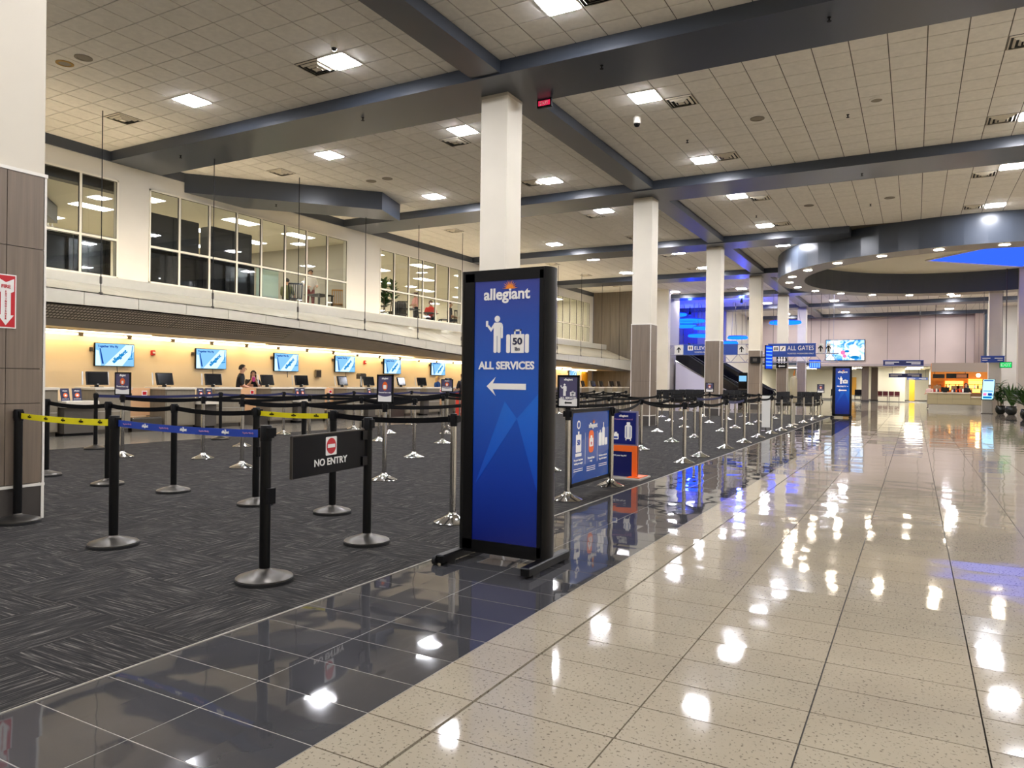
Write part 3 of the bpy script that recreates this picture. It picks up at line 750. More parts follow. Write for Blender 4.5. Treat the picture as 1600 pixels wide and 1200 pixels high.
P0, P1, P2 = (0.39, 39.04), (4.9, 33.7), (4.5, 42.9)
obj('blue_panel', G().prism([P0, P1, P2], CZ - .06, CZ - .04), emit_painted_blue, t)  # flat wedge paints the blue light falling on the ceiling
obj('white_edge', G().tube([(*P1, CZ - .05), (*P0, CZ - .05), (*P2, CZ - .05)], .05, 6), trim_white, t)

# ================================================================== CHECK-IN COUNTERS
M_SW = EM('screen_sweep', '#bfe2fb', .36)
def screen_wall(i, y, z, lab):
    t = thing('wall_screen', lab, 'television', (-18.66, y, z), 0, 'wall screens behind the counters')
    W_, H_ = 1.09, 0.61
    obj('casing', G().box(-.06, 0.0, -W_ / 2, W_ / 2, -H_ / 2, H_ / 2), black_satin, t)
    obj('picture', G().box(0, .004, -W_ / 2 + .012, W_ / 2 - .012, -H_ / 2 + .012, H_ / 2 - .012), scr_blue, t)
    obj('wall_arm', G().box(-.09, -.06, -.15, .15, -.12, .12), steel_dark, t)
    obj('cable', G().tube([(-.07, .1, -H_ / 2), (-.07, .12, -H_ / 2 - .2)], .008, 5), black_satin, t)
    obj('side_bracket', G().box(-.08, -.02, -W_ / 2 - .1, -W_ / 2 - .04, .08, .18), steel_dark, t)
    r = SIDE; o = (.006, 0, 0)
    decal('pale_sweep', [[(-.3, -.29), (.2, -.29), (.53, .12), (.53, .28), (.3, .28)], [(-.53, -.29), (-.38, -.29), (-.45, .1), (-.53, .12)]], M_SW, t, (.005, 0, 0), r, .001)
    decal('plane_tail', [[(-.36, -.24), (-.31, -.24), (-.4, .16), (-.43, .16)]], scr_navy, t, o, r, .001)
    decal('plane_body', [[(.36, -.12), (.5, -.1), (.5, -.07), (.36, -.09)], [(.44, -.06), (.465, -.06), (.5, .26), (.475, .26)]], scr_cyan, t, o, r, .001)
    letters('Together We Fly', scr_navy, t, (.008, -.2, .21), r, width=.56, bold=.03)
    letters('allegiant', scr_cyan, t, (.009, .13, -.04), (pi / 2, radians(-40), pi / 2), width=.5, height=.15, bold=.05)
for i, (y, z) in enumerate([(11.86, 1.875), (14.9, 1.87), (17.92, 1.855), (20.83, 1.88), (23.66, 1.86), (26.92, 1.85), (41.6, 1.83)]):
    screen_wall(i, y, z, 'bright blue wall screen showing a plane, %s from the front along the cream wall' % (ORD[i] if i < 6 else 'farthest'))
for i, y in enumerate([12.95, 21.95]):
    t = thing('fire_alarm', 'red fire alarm strobe on the cream wall after the %s screen' % (ORD[0] if i == 0 else 'fourth'), 'alarm', (-18.73, y + .05, 1.98))
    obj('case', G().bbox(-.02, .05, -.06, .06, -.07, .07, .012), red_m, t); obj('lens', G().box(.05, .065, -.03, .035, -.02, .03), white_plastic, t)
t = thing('control_box', 'small grey control box on the cream wall below the fourth screen', 'control box', (-18.72, 19.45, 1.5))
obj('case', G().bbox(-.02, .06, -.14, .14, -.14, .14, .015), desk_grey, t); obj('door', G().box(.06, .065, -.11, .11, -.11, .11), steel_dark, t)
t = thing('wall_printer', 'grey machine on the counter under the fourth screen', 'printer', (-17.3, 20.15, 1.42))
obj('body', G().bbox(-.12, .12, -.15, .15, -.09, .09, .02), steel_dark, t); obj('lid', G().box(-.1, .1, -.12, .12, .09, .11), desk_grey, t); obj('post', G().box(-.03, .03, -.03, .03, -1.42, -.09), steel_dark, t)
t = thing('staff_doorway', 'yellow wooden door on the cream wall at the end of the counters', 'door', (-18.71, 43.55, 0))
obj('leaf', G().box(-.03, .03, -.42, .42, 0.01, 2.1), door_yellow, t); obj('handle', G().box(.03, .07, .3, .38, 1.0, 1.03), chrome, t)

MON = [8.4, 10.05, 11.79, 13.23, 15.11, 16.45, 18.29, 19.6, 21.43, 22.7, 24.58, 25.9, 27.75, 29.05, 30.9, 32.2, 34.05, 36.33, 38.17, 39.68, 40.97, 42.67, 43.9]
desk0 = mon0 = None
for i, y in enumerate(MON):
    lab = 'grey laminate check-in desk, %s from the front of the counter row' % ORD[i]
    if desk0 is None:
        desk0 = thing('checkin_desk', lab, 'desk', (-16.35, y + .1, 0), 0, 'check-in desks')
        obj('body', G().box(-.4, .33, -.42, .42, .1, 1.0), desk_grey, desk0); obj('plinth', G().box(-.36, .28, -.4, .4, 0, .1), steel_dark, desk0)
        obj('worktop', G().bbox(-.43, .37, -.45, .45, 1.0, 1.05, .01), desk_top, desk0)
        obj('front_panel', G().box(.33, .345, -.39, .39, .14, .96), desk_grey, desk0); obj('edge_strip', G().box(.345, .35, -.4, .4, .5, .52), metal_trim, desk0)
    else: dup(desk0, (-16.35, y + .1, 0), label=lab)
    lab = 'black monitor tilted on a check-in desk, %s from the front' % ORD[i]
    if mon0 is None:
        mon0 = thing('monitor', lab, 'monitor', (-16.45, y, 1.05), 0, 'check-in monitors')
        g = G().ext([(.0, -.24, .06), (.0, .24, .06), (-.09, .26, .36), (-.09, -.22, .36)], (-.035, 0, -.01))
        obj('case', g, black_satin, mon0)
        obj('screen', G().quad((.003, -.21, .085), (.003, .21, .085), (-.077, .23, .335), (-.077, -.19, .335)), screen_black, mon0)
        obj('stand', G().box(-.1, -.02, -.03, .03, 0.004, .14).box(-.16, .06, -.1, .1, 0, .012), black_metal, mon0)
        obj('badge', G().box(.005, .012, -.02, .02, .064, .078), white_plastic, mon0)
        obj('side_wing', G().ext([(-.1, -.3, .05), (-.1, -.27, .05), (-.16, -.25, .36), (-.16, -.28, .36)], (-.01, 0, 0)).ext([(-.1, .27, .05), (-.1, .3, .05), (-.16, .32, .36), (-.16, .29, .36)], (-.01, 0, 0)), white_plastic, mon0)
    else: dup(mon0, (-16.45, y, 1.05), rotz=radians(-6 if i % 2 else 4), label=lab)
# low bag shelves and peach panels between the desks
sh0 = pn0 = None; a_ = b_n = 0
for i in range(len(MON) - 1):
    y0, y1 = MON[i] + .56, MON[i + 1] - .36
    if y1 - y0 < .15: continue
    if i % 2 == 1:
        t = thing('bag_well', 'peach back panel with stickers beside the %s check-in desk' % ORD[i], 'panel', (-16.55, (y0 + y1) / 2, 0), 0, 'peach counter panels'); h = (y1 - y0) / 2
        obj('panel', G().box(-.05, 0, -h, h, .35, 1.03), peach, t); obj('scale_well', G().box(0, .5, -h + .02, h - .02, 0, .3), steel_dark, t)
        obj('scale_plate', G().box(.02, .5, -h + .04, h - .04, .3, .34), chrome, t)
        obj('sticker', G().box(0, .004, h - .22, h - .08, .78, .96), paper_white, t); obj('red_mark', G().box(.004, .006, h - .2, h - .1, .86, .94), fire_red, t)
        obj('notice', G().box(0, .004, -h + .1, -h + .34, .84, .9), steel_dark, t)
    else:
        t = thing('low_counter', 'low white topped bag counter beside the %s check-in desk' % ORD[i], 'counter', (-16.2, (y0 + y1) / 2, 0), 0, 'low bag counters'); h = (y1 - y0) / 2
        obj('top', G().bbox(-.45, .42, -h, h, .62, .76, .015), desk_top, t); obj('front', G().box(-.4, .32, -h + .02, h - .02, .06, .62), dark_front, t)
        obj('kick', G().box(-.38, .26, -h + .03, h - .03, 0, .06), black_satin, t)
CS = [(9.05, -15.95, .76), (9.3, -15.95, .76), (12.45, -15.95, .76), (12.72, -15.98, .76), (15.78, -15.95, .76), (15.98, -15.95, .76), (19.03, -15.95, .76)]
for i, (y, x, z) in enumerate(CS):
    t = thing('countertop_sign', 'small navy counter sign with a round orange symbol, %s from the front' % ORD[i], 'sign', (x, y, z), radians(8 - 9 * (i % 2)), 'navy counter signs')
    hh = .27
    obj('board', G().ext([(0, -.1, 0.0), (0, .1, 0.0), (-.05, .1, hh), (-.05, -.1, hh)], (-.012, 0, 0)), ink_navy, t)
    rot = (pi / 2 - .18, 0, pi / 2)
    letters('allegiant', logo_white, t, (-.038, 0, hh * .8), rot, width=.11, bold=.02)
    decal('round_symbol', [circle(0, 0, .05, 16)], orange_m, t, (-.018, 0, hh * .46), rot, .002); decal('bag_mark', [rrect(-.022, -.02, .022, .016, .006)], logo_white, t, (-.014, 0, hh * .46), rot, .002)
    letters('personal item only', logo_white, t, (-.007, 0, hh * .16), rot, width=.15, bold=.01)
    obj('foot', G().box(-.09, -.0, -.09, .09, 0, .008), white_plastic, t)

# ================================================================== STANCHIONS
def make_stanchion(kind):
    t = thing('belt_stanchion', '', 'stanchion')
    if kind == 'black':
        obj('base', G().lathe([(.178, 0.012), (.178, .03), (.17, .036), (.1, .058), (.042, .075), (.034, .085)], 28), steel_dark, t, True)
        obj('rubber_rim', G().lathe([(.182, 0), (.182, .022), (.176, .024)], 28), rubber, t, True)
        obj('post', G().lathe([(.034, .07), (.034, .93)], 16), black_metal, t, True)
        obj('head', G().lathe([(.037, .90), (.037, .995), (.034, 1.0)], 16), black_satin, t, True)
    else:
        obj('base', G().lathe([(.172, 0), (.172, .014), (.165, .02), (.09, .052), (.042, .08), (.034, .1)], 28), chrome, t, True, )
        obj('post', G().lathe([(.03, .08), (.03, .9)], 14), chrome, t, True)
        obj('head', G().lathe([(.034, .885), (.034, .99), (.031, 1.0)], 14), black_satin, t, True)
    obj('belt_clip', G().box(.03, .052, -.02, .02, .92, .985), black_satin, t)
    obj('belt_clip', G().box(-.052, -.03, -.02, .02, .92, .985), black_satin, t)
    return t
SB, SCH = make_stanchion('black'), make_stanchion('chrome')
first_used = {'b': False, 'c': False}
POST = {}
def stanchion(key, kind, x, y, label):
    p = SB if kind == 'b' else SCH
    if not first_used[kind]:
        first_used[kind] = True; t = p; t.location = (x, y, 0); t['label'] = label
    else: t = dup(p, (x, y, 0), label=label)
    t['group'] = 'black belt stanchions' if kind == 'b' else 'chrome belt stanchions'
    POST[key] = (t, x, y); return t
def belt(a, b, mat=None, sag=.02, z=.95, label=None, prints=0):
    mat = mat or belt_black
    t, xa, ya = POST[a]; _, xb, yb = POST[b]
    dx, dy = xb - xa, yb - ya; L = hypot(dx, dy); ux, uy = dx / L, dy / L
    n = 8; g = G(); P = []
    for k in range(n + 1):
        u = k / n; d = .035 + (L - .07) * u; P.append((ux * d, uy * d, z - sag * 4 * u * (1 - u)))
    vs = []; fs = []; nx, ny = -uy * .0015, ux * .0015
    for x, y, zz in P: vs += [(x + nx, y + ny, zz - .025), (x - nx, y - ny, zz - .025), (x - nx, y - ny, zz + .025), (x + nx, y + ny, zz + .025)]
    for k in range(n):
        o = 4 * k
        for q in range(4): fs.append((o + q, o + (q + 1) % 4, o + 4 + (q + 1) % 4, o + 4 + q))
    fs += [(0, 1, 2, 3), (4 * n + 3, 4 * n + 2, 4 * n + 1, 4 * n)]
    bo = obj('belt', g.add(vs, fs), mat, t)
    if label: bo['label'] = label
    for k in range(prints):
        u = (k + .6) / (prints + .2); x, y, zz = ux * (.035 + (L - .07) * u), uy * (.035 + (L - .07) * u), z - sag * 4 * u * (1 - u)
        a_ = atan2(uy, ux); pos = (x + uy * .003, y - ux * .003, zz)
        if mat is belt_yellow:
            letters('allegiant', black_satin, bo, pos, (pi / 2, 0, a_), width=.06, height=.02, bold=.02); link('sun_emblem', SUNB, None, bo, loc=(pos[0], pos[1], zz + .008), rot=(pi / 2, 0, a_), scale=(.016, .016, .05))
        elif k % 2: letters('allegiant', logo_white, bo, pos, (pi / 2, 0, a_), width=.075, height=.026, bold=.03); link('sun_emblem', SUNW, None, bo, loc=(pos[0], pos[1], zz + .01), rot=(pi / 2, 0, a_), scale=(.014, .014, .05))
        else: letters('Together We Fly', M('belt_pink', '#b98bb8', .6), bo, pos, (pi / 2, 0, a_), width=.11, height=.014, bold=.01)
SUNB = flat(_sun, .01).mesh('sun_emblem'); SUNB.materials.append(black_satin)
SUNW = flat(_sun, .01).mesh('sun_emblem'); SUNW.materials.append(logo_white)

FRONTP = [('B1', -6.9, 3.507, 'black belt stanchion in front of the near clad column, holding a yellow belt'),
    ('B2', -5.366, 3.413, 'black belt stanchion where the yellow belt meets the blue belt'),
    ('B6', -3.635, 3.323, 'nearest black belt stanchion, at the end of the blue belt beside the gate'),
    ('B8', -3.795, 4.509, 'black belt stanchion carrying the no entry gate'),
    ('B4', -9.816, 5.328, 'black belt stanchion at the edge of the clad column, start of the second belt row'),
    ('Bb', -8.434, 5.284, 'black belt stanchion hidden behind the yellow and blue belt junction'),
    ('B3', -7.326, 5.361, 'black belt stanchion standing behind the middle of the blue belt'),
    ('B7', -5.908, 5.271, 'black belt stanchion at the left end of the far yellow belt'),
    ('B9', -4.932, 5.344, 'black belt stanchion at the right end of the far yellow belt'),
    ('B10', -7.284, 7.32, 'black belt stanchion behind the far yellow belt, base beside the gate panel'),
    ('B5', -12.755, 7.76, 'black belt stanchion nearest the counters, first of the navy belt row'),
    ('B11', -12.774, 10.438, 'black belt stanchion nearest the counters, second of the navy belt row')]
for k, x, y, l in FRONTP: stanchion(k, 'b', x, y, l)
LANES = [('E', -3.33, [7.315, 8.609, 11.83, 12.98, 14.97, 16.75, 18.64, 20.34, 21.92, 23.77, 27.0, 29.4, 32.2], 'along the black tiles'),
    ('F', -4.68, [9.606, 13.665, 15.89, 17.52, 20.38, 22.2, 24.3, 26.15, 29.5], 'one lane in from the black tiles'),
    ('H', -6.0, [7.455, 9.9, 12.216, 15.4, 19.0, 21.5, 24.53, 27.2, 30.0], 'two lanes in from the black tiles'),
    ('I', -7.38, [9.94, 14.9, 17.3, 19.7, 24.65, 26.16, 29.0], 'in the lane of the white columns'),
    ('J', -8.55, [7.346, 9.95, 12.534, 14.9, 17.3, 19.8, 22.3, 24.8, 27.4], 'just past the white columns'),
    ('K', -9.95, [7.809, 10.1, 12.145, 14.79, 17.2, 19.7, 22.3, 24.8, 27.3], 'in the sixth lane from the black tiles'),
    ('L', -11.15, [7.245, 9.6, 11.9, 14.06, 16.6, 19.2, 21.8, 24.4, 27], 'in the seventh lane from the black tiles'),
    ('M', -12.83, [12.262, 14.7, 17.2, 19.7, 22.2, 24.7, 27.2], 'in the lane nearest the counters')]
for c, x, yl, wd in LANES:
    for j, y in enumerate(yl):
        stanchion(c + str(j), 'c', x + RND.uniform(-.04, .04), y, 'chrome belt stanchion, %s from the front %s' % (ORD[j], wd))
stanchion('C9', 'c', -3.687, 5.574, 'chrome belt stanchion partly hidden behind the big blue sign')
belt('B1', 'B2', belt_yellow, .012, .945, 'yellow belt with black logos', 5); belt('B2', 'B6', belt_blue, .015, .945, 'blue belt with white logos', 7)
belt('B7', 'B9', belt_yellow, .012, .945, 'yellow belt with black logos', 3)
for a, b in (('B4', 'Bb'), ('Bb', 'B3'), ('B3', 'B7'), ('B9', 'C9'), ('L0', 'K0'), ('B10', 'H0'), ('J0', 'B10')): belt(a, b, sag=.03)
belt('B10', 'I0', sag=.05)
for a, b in (('B5', 'B11'), ('B11', 'M0')): belt(a, b, belt_navy, .03, label='navy belt')
for c, x, yl, wd in LANES:
    for j in range(len(yl) - 1):
        if c == 'E' and j in (0, 1): continue
        if yl[j + 1] - yl[j] < 4.6:
            nv = c == 'M' or (c == 'E' and j == 4) or (c == 'F' and j == 3)
            belt(c + str(j), c + str(j + 1), belt_navy if nv else belt_black, .025 + RND.uniform(0, .04), label='navy belt' if nv else None)
for a, b in (('E3', 'F1'), ('E6', 'F4'), ('F6', 'H6'), ('H8', 'F8'), ('J2', 'K2'), ('I0', 'J1'), ('K4', 'L4'), ('I3', 'H4'), ('C9', 'F0'), ('E1', 'F1'), ('E2', 'F1')): belt(a, b, sag=.06)
# clips on the near posts
for k, s in (('B6', 1), ('B7', 1)):
    t, x, y = POST[k]
    obj('gate_latch', G().box(.035, .06, -.03, .03, .50, .60), black_satin, t); obj('belt_socket', G().box(.035, .06, -.03, .03, .93, .985), black_satin, t)
# NO ENTRY gate (swings on B8)
t = thing('swing_gate', 'black swinging gate panel reading NO ENTRY with a red no entry disc', 'gate', (-3.795, 4.509, 0), atan2(-.94, .125))
GL = .9
obj('board', G().box(.06, GL + .04, -.006, .006, .62, .91), black_satin, t)
obj('edge_frame', G().box(GL + .035, GL + .045, -.009, .009, .62, .91).box(.06, GL + .04, -.009, .009, .905, .914), steel_dark, t)
obj('hinge', G().box(.034, .1, -.02, .02, .83, .9).box(.034, .1, -.02, .02, .63, .7), black_metal, t)
obj('bolt', G().lathe([(.008, 0), (.008, .004)], 8, (.085, -.022, .865)), chrome, t)
fr = (pi / 2, 0, pi); sy = .0075
decal('sign_square', [rrect(-.067, -.067, .067, .067, .008)], paper_white, t, (.50, sy, .815), fr, .001)
decal('red_disc', [circle(0, 0, .058, 28)], fire_red, t, (.50, sy + .001, .815), fr, .001)
decal('white_bar', [[(-.045, -.013), (.045, -.013), (.045, .013), (-.045, .013)]], paper_white, t, (.50, sy + .002, .815), fr, .001)
letters('NO ENTRY', paper_white, t, (.50, sy + .002, .705), fr, width=.40, height=.052, bold=.015)

# signs clipped on stanchions
def post_sign(key, ttl, w_=.26, h_=.37, z0=1.0, style='round', rz=0):
    t, x, y = POST[key]; hw = w_ / 2
    g = G().box(-hw, -hw + .02, -.012, .012, z0, z0 + h_).box(hw - .02, hw, -.012, .012, z0, z0 + h_).box(-hw, hw, -.012, .012, z0, z0 + .02).box(-hw, hw, -.012, .012, z0 + h_ - .02, z0 + h_)
    f = obj('sign_frame', g, black_satin, t); f.rotation_euler = (0, 0, rz)
    obj('sign_sheet', G().box(-hw + .02, hw - .02, -.006, .006, z0 + .02, z0 + h_ - .02), ink_purple if style != 'sky' else M('sign_sky', '#2f6fa0', .4), f)
    obj('sign_clamp', G().box(-.03, .03, -.012, .012, z0 - .03, z0), black_satin, f)
    d = -.0065
    if style == 'sky': return
    fr = FRONT
    decal('pale_foot', [[(-hw + .02, 0)] + [(-hw + .02 + (w_ - .04) * k / 8, .085 - .02 * sin(pi * k / 8)) for k in range(9)] + [(hw - .02, 0)]], paper_white, f, (0, d, z0 + .02), fr, .001)
    letters('allegiant', logo_white, f, (0, d, z0 + h_ * .86), fr, width=w_ * .4, bold=.03)
    if style == 'round':
        decal('orange_tag', [circle(0, 0, w_ * .16, 18, h_ * .15)], orange_m, f, (0, d, z0 + h_ * .6), fr, .001)
        decal('bag_mark', [rrect(-.025, -.03, .025, .02, .008)], logo_white, f, (0, d - .001, z0 + h_ * .58), fr, .001)
        letters('Personal item only', logo_white, f, (0, d - .001, z0 + h_ * .37), fr, width=w_ * .75, bold=.01)
    else:
        s = h_ * .42
        pictogram(f, (-.045, d, z0 + h_ * .36), fr, s * .9); suitcase(f, (.055, d, z0 + h_ * .36), fr, s * .38)
        letters('ALL SERVICES', logo_white, f, (0, d, z0 + h_ * .3), fr, width=w_ * .75, bold=.03)
        decal('arrow', [arrow(-.045, .045, .008, .022)], black_satin, f, (0, d - .001, z0 + .055), fr, .001)
def arrow(x0, x1, hw, hh): return [(x0, 0), (x0 + hh * 1.1, hh), (x0 + hh * .75, hw), (x1, hw), (x1, -hw), (x0 + hh * .75, -hw), (x0 + hh * 1.1, -hh)]
def pictogram(par, loc, rot, h):
    s = h / 1.75
    sh = [circle(0, 1.6 * s, .15 * s, 18), [(-.19 * s, .8 * s), (.19 * s, .8 * s), (.19 * s, 1.2 * s), (.31 * s, 1.3 * s), (.24 * s, 1.4 * s), (.14 * s, 1.43 * s), (-.14 * s, 1.43 * s), (-.19 * s, 1.38 * s)], [(-.19 * s, .8 * s), (-.19 * s, .05 * s), (-.15 * s, 0), (-.06 * s, 0), (-.015 * s, .05 * s), (-.015 * s, .8 * s)][::-1], [(.19 * s, .8 * s), (.19 * s, .05 * s), (.15 * s, 0), (.06 * s, 0), (.015 * s, .05 * s), (.015 * s, .8 * s)], rrect(.205 * s, .68 * s, .31 * s, 1.29 * s, .05 * s),
          [(-.2 * s, 1.36 * s), (-.2 * s, 1.18 * s), (-.34 * s, 1.0 * s), (-.56 * s, 1.26 * s), (-.46 * s, 1.32 * s), (-.34 * s, 1.18 * s)], rrect(-.62 * s, 1.24 * s, -.5 * s, 1.52 * s, .02 * s)]
    decal('person_symbol', sh, logo_white, par, loc, rot, .002)
def suitcase(par, loc, rot, h):
    s = h
    decal('suitcase_symbol', [rrect(-.55 * s, 0, -.36 * s, .8 * s, .07 * s), rrect(-.32 * s, 0, .32 * s, .8 * s, .02 * s), rrect(.36 * s, 0, .55 * s, .8 * s, .07 * s), rrect(-.17 * s, .78 * s, -.1 * s, 1.0 * s, .01 * s), rrect(.1 * s, .78 * s, .17 * s, 1.0 * s, .01 * s), rrect(-.17 * s, .93 * s, .17 * s, 1.0 * s, .01 * s)], logo_white, par, loc, rot, .002)
    n = Vector((0, -1, 0)) if abs(rot[2]) < .1 else Vector((1, 0, 0)); p = Vector(loc) + n * .003
    letters('50', ink_navy, par, p + Vector((0, 0, .5 * s)), rot, width=.46 * s, height=.3 * s, bold=.03)
    letters('lbs', ink_navy, par, p + Vector((0, 0, .18 * s)), rot, width=.24 * s, height=.16 * s, bold=.0)
post_sign('L0', '', .40, .37, 1.0); post_sign('H0', '', .26, .37, 1.0); post_sign('E0', '', .26, .36, 1.02, 'services')
post_sign('K3', '', .34, .31, 1.03); post_sign('J7', '', .24, .24, 1.1, 'sky'); post_sign('H6', '', .27, .32, 1.03); post_sign('E12', '', .28, .36, 1.0)

# ================================================================== BIG SIGNS
def totem(label, x0, x1, yf, full):
    cx = (x0 + x1) / 2; W_ = x1 - x0
    t = thing('sign_totem', label, 'sign', (cx, yf, 0)); h = W_ / 2
    g = G().box(-h, -h + .09, 0, .16, .08, 2.08).box(h - .04, h, 0, .16, .08, 2.08).box(-h, h, 0.0, .16, .06, .15).box(-h, h, 0.0, .16, 2.02, 2.10)
    obj('frame', g, black_metal, t)
    obj('side_post', G().lathe([(.085, .07), (.085, 2.10)], 16, (h + .0, .08, 0), .45, 1), black_metal, t, True)
    obj('side_post', G().lathe([(.085, .07), (.085, 2.10)], 16, (-h, .08, 0), .45, 1), black_metal, t, True)
    obj('back_sheet', G().box(-h + .09, h - .04, .12, .15, .14, 2.03), black_satin, t)
    x_a, x_b = -h + .09, h - .04; mid = (x_a + x_b) / 2
    obj('printed_face', G().box(x_a, x_b, .008, .016, .14, 2.03), totem_face, t)
    fr = FRONT; d = .006
    decal('pale_shard', [[(x_b, 1.22), (x_b, .52), (x_b - .17, 1.04)], [(x_b - .17, 1.04), (x_a + .02, .55), (x_b - .27, 1.16)]], totem_shard, t, (0, .0075, 0), fr, .001)
    if full:
        u = lambda px: (px - 737) / (842 - 737) * (x_b - x_a) + x_a
        logo(t, (mid, d, 1.912), fr, .375, logo_white)
        pictogram(t, (u(775), d, 1.505), fr, .265); suitcase(t, (u(808), d, 1.503), fr, .165)
        letters('ALL SERVICES', logo_white, t, (mid, d, 1.415), fr, width=.455, height=.058, bold=.035)
        decal('arrow', [arrow(-.165, .155, .021, .068)], logo_white, t, (mid + .01, d, 1.265), fr, .002)
    else:
        logo(t, (mid, d, 1.86), fr, .36, logo_white)
        pictogram(t, (mid - .06, d, 1.38), fr, .3); suitcase(t, (mid + .1, d, 1.40), fr, .17)
        letters('PRIORITY +', logo_white, t, (mid, d, 1.28), fr, width=.42, height=.06, bold=.03)
        decal('arrow', [arrow(-.16, .15, .025, .07)], logo_white, t, (mid, d, 1.12), fr, .002)
    for s in (-1, 1):
        obj('foot', G().bbox(s * (h + .01) - .035, s * (h + .01) + .035, -.27, .38, .02, .075, .008), black_metal, t)
        if s < 0 or not full:
            wg = G()
            for i in range(1): wg.tube([(s * (h + .01) - .055, -.25, .03), (s * (h + .01) - .03, -.25, .03)], .03, 14)
            obj('wheel', wg, rubber, t); obj('wheel_hub', G().tube([(s * (h + .01) - .058, -.25, .03), (s * (h + .01) - .054, -.25, .03)], .012, 10), steel_dark, t)
        obj('foot_pad', G().box(s * (h + .01) - .03, s * (h + .01) + .03, .3, .37, 0, .02).box(s * (h + .01) - .03, s * (h + .01) + .03, -.2, -.1, 0, .02), rubber, t)
    return t
totem('tall blue sign on a black frame reading ALL SERVICES with a left arrow', -2.90, -2.24, 4.5, True)
t2 = totem('distant tall blue sign reading PRIORITY with a left arrow', -2.93, -2.27, 32.5, False)

# framed panel held between the first two posts of the tile-edge row
t = thing('barrier_banner', 'blue framed barrier panel with three bag pictures between two chrome stanchions', 'panel', (-3.335, 7.96, 0))
obj('frame', G().box(-.018, .018, -.60, .60, .96, 1.0).box(-.018, .018, -.60, .60, .13, .17).box(-.018, .018, -.60, -.56, .13, 1.0).box(-.018, .018, .56, .60, .13, 1.0), black_satin, t)
obj('sheet', G().box(-.008, .008, -.56, .56, .17, .96), M('panel_blue', '#12489a', .12), t)
obj('clamp', G().box(-.02, .02, -.625, -.60, .85, .9).box(-.02, .02, -.625, -.60, .2, .25).box(-.02, .02, .60, .625, .85, .9).box(-.02, .02, .60, .625, .2, .25), black_metal, t)
r = SIDE; d = .009
decal('pale_band', [[(-.56, .29 - .56)] + [(-.56 + 1.12 * k / 12, .22 + .26 * (k / 12) ** .7 - .56) for k in range(13)] + [(.56, .56 - .56), (.56, .2), (.15, .16), (-.56, .02)]], M('panel_pale', '#3c5aa0', .2), t, (.0085, 0, .56), r, .0005)
logo(t, (d + .002, .05, .79), r, .26, logo_white)
for y in (-.18, .19): decal('divider', [[(-.003, 0), (.003, 0), (.003, .36), (-.003, .36)]], logo_white, t, (d, y, .36), r, .001)
decal('scale_symbol', [rrect(-.075, 0, .075, .20, .01), rrect(-.02, .2, .02, .235, .005), circle(0, .31, .05, 18), rrect(-.085, -.05, .085, -.012, .005)], logo_white, t, (d, -.37, .51), r, .001)
decal('dial', [circle(0, 0, .032, 16)], sign_navy, t, (d + .001, -.37, .82), r, .001); letters('50', sign_navy, t, (d + .003, -.37, .62), r, height=.06, bold=.02)
decal('orange_tag', [rrect(-.075, -.13, .075, .13, .05)], orange_m, t, (d, 0.0, .61), r, .001); decal('bag_mark', [rrect(-.055, -.07, .055, .03, .015), rrect(-.025, .03, .025, .06, .01)], logo_white, t, (d + .001, 0, .62), r, .001)
decal('bag_star', [[(0, .025), (.008, .008), (.025, .006), (.012, -.006), (.015, -.024), (0, -.014), (-.015, -.024), (-.012, -.006), (-.025, .006), (-.008, .008)]], fire_red, t, (d + .002, 0, .59), r, .001)
decal('luggage_symbol', [rrect(-.13, 0, -.03, .16, .015), rrect(-.02, 0, .06, .22, .02), rrect(.07, 0, .15, .09, .01), rrect(.01, .22, .03, .28, .005), rrect(-.09, .16, -.07, .19, .005)], logo_white, t, (d, .36, .54), r, .001)
for y, a, b in ((-.37, 'Has your bag been', 'waiting to weigh?'), (0, 'Personal item', 'only'), (.37, 'Purchase a carry-on', 'bag at the airport')):
    letters(a, logo_white, t, (d, y, .42), r, width=.25 if y else .2, height=.028, bold=.03); letters(b, logo_white, t, (d, y, .38), r, width=.24 if y else .07, height=.028, bold=.03)
    for k in range(2 + (y == 0)): decal('small_print', [[(-.13, 0), (.13, 0), (.13, .007), (-.13, .007)]], logo_white, t, (d, y, .315 - .022 * k), r, .001)

# bag sizer
t = thing('bag_sizer', 'blue and orange bag sizing stand beyond the framed panel', 'bag sizer', (-3.47, 9.45, 0))
obj('base', G().bbox(-.22, .3, -.2, .28, 0, .03, .01), M('sizer_base', '#8b857b', .4), t)
obj('upright', G().box(-.2, .2, -.01, .02, .03, .92), M('sizer_edge', '#6d6a85', .4), t)
obj('poster', G().box(-.185, .175, -.016, -.01, .47, .9), M('sizer_blue', '#0d1a66', .25), t)
obj('orange_frame', G().add([(-.2, -.03, .37), (.13, -.03, .37), (.13, -.03, .03), (.2, -.03, .03), (.2, -.03, .45), (-.2, -.03, .45), (-.2, .03, .37), (.13, .03, .37), (.13, .03, .03), (.2, .03, .03), (.2, .03, .45), (-.2, .03, .45)], [(0, 1, 4, 5), (1, 2, 3, 4), (6, 11, 10, 7), (7, 10, 9, 8), (0, 6, 7, 1), (1, 7, 8, 2), (2, 8, 9, 3), (3, 9, 10, 4), (4, 10, 11, 5), (5, 11, 6, 0)]), orange_m, t)
obj('orange_tray', G().box(.1, .28, -.15, .2, .031, .04), orange_m, t)
obj('blue_panel', G().box(-.2, .13, -.025, -.012, .03, .37), M('sizer_deep', '#08104f', .3), t)
letters('allegiant', logo_white, t, (0, -.018, .85), FRONT, width=.13, bold=.03); letters('Personal item or carry-on?', M('print_pink', '#b57fb0', .5), t, (0, -.018, .805), FRONT, width=.26, bold=.01)
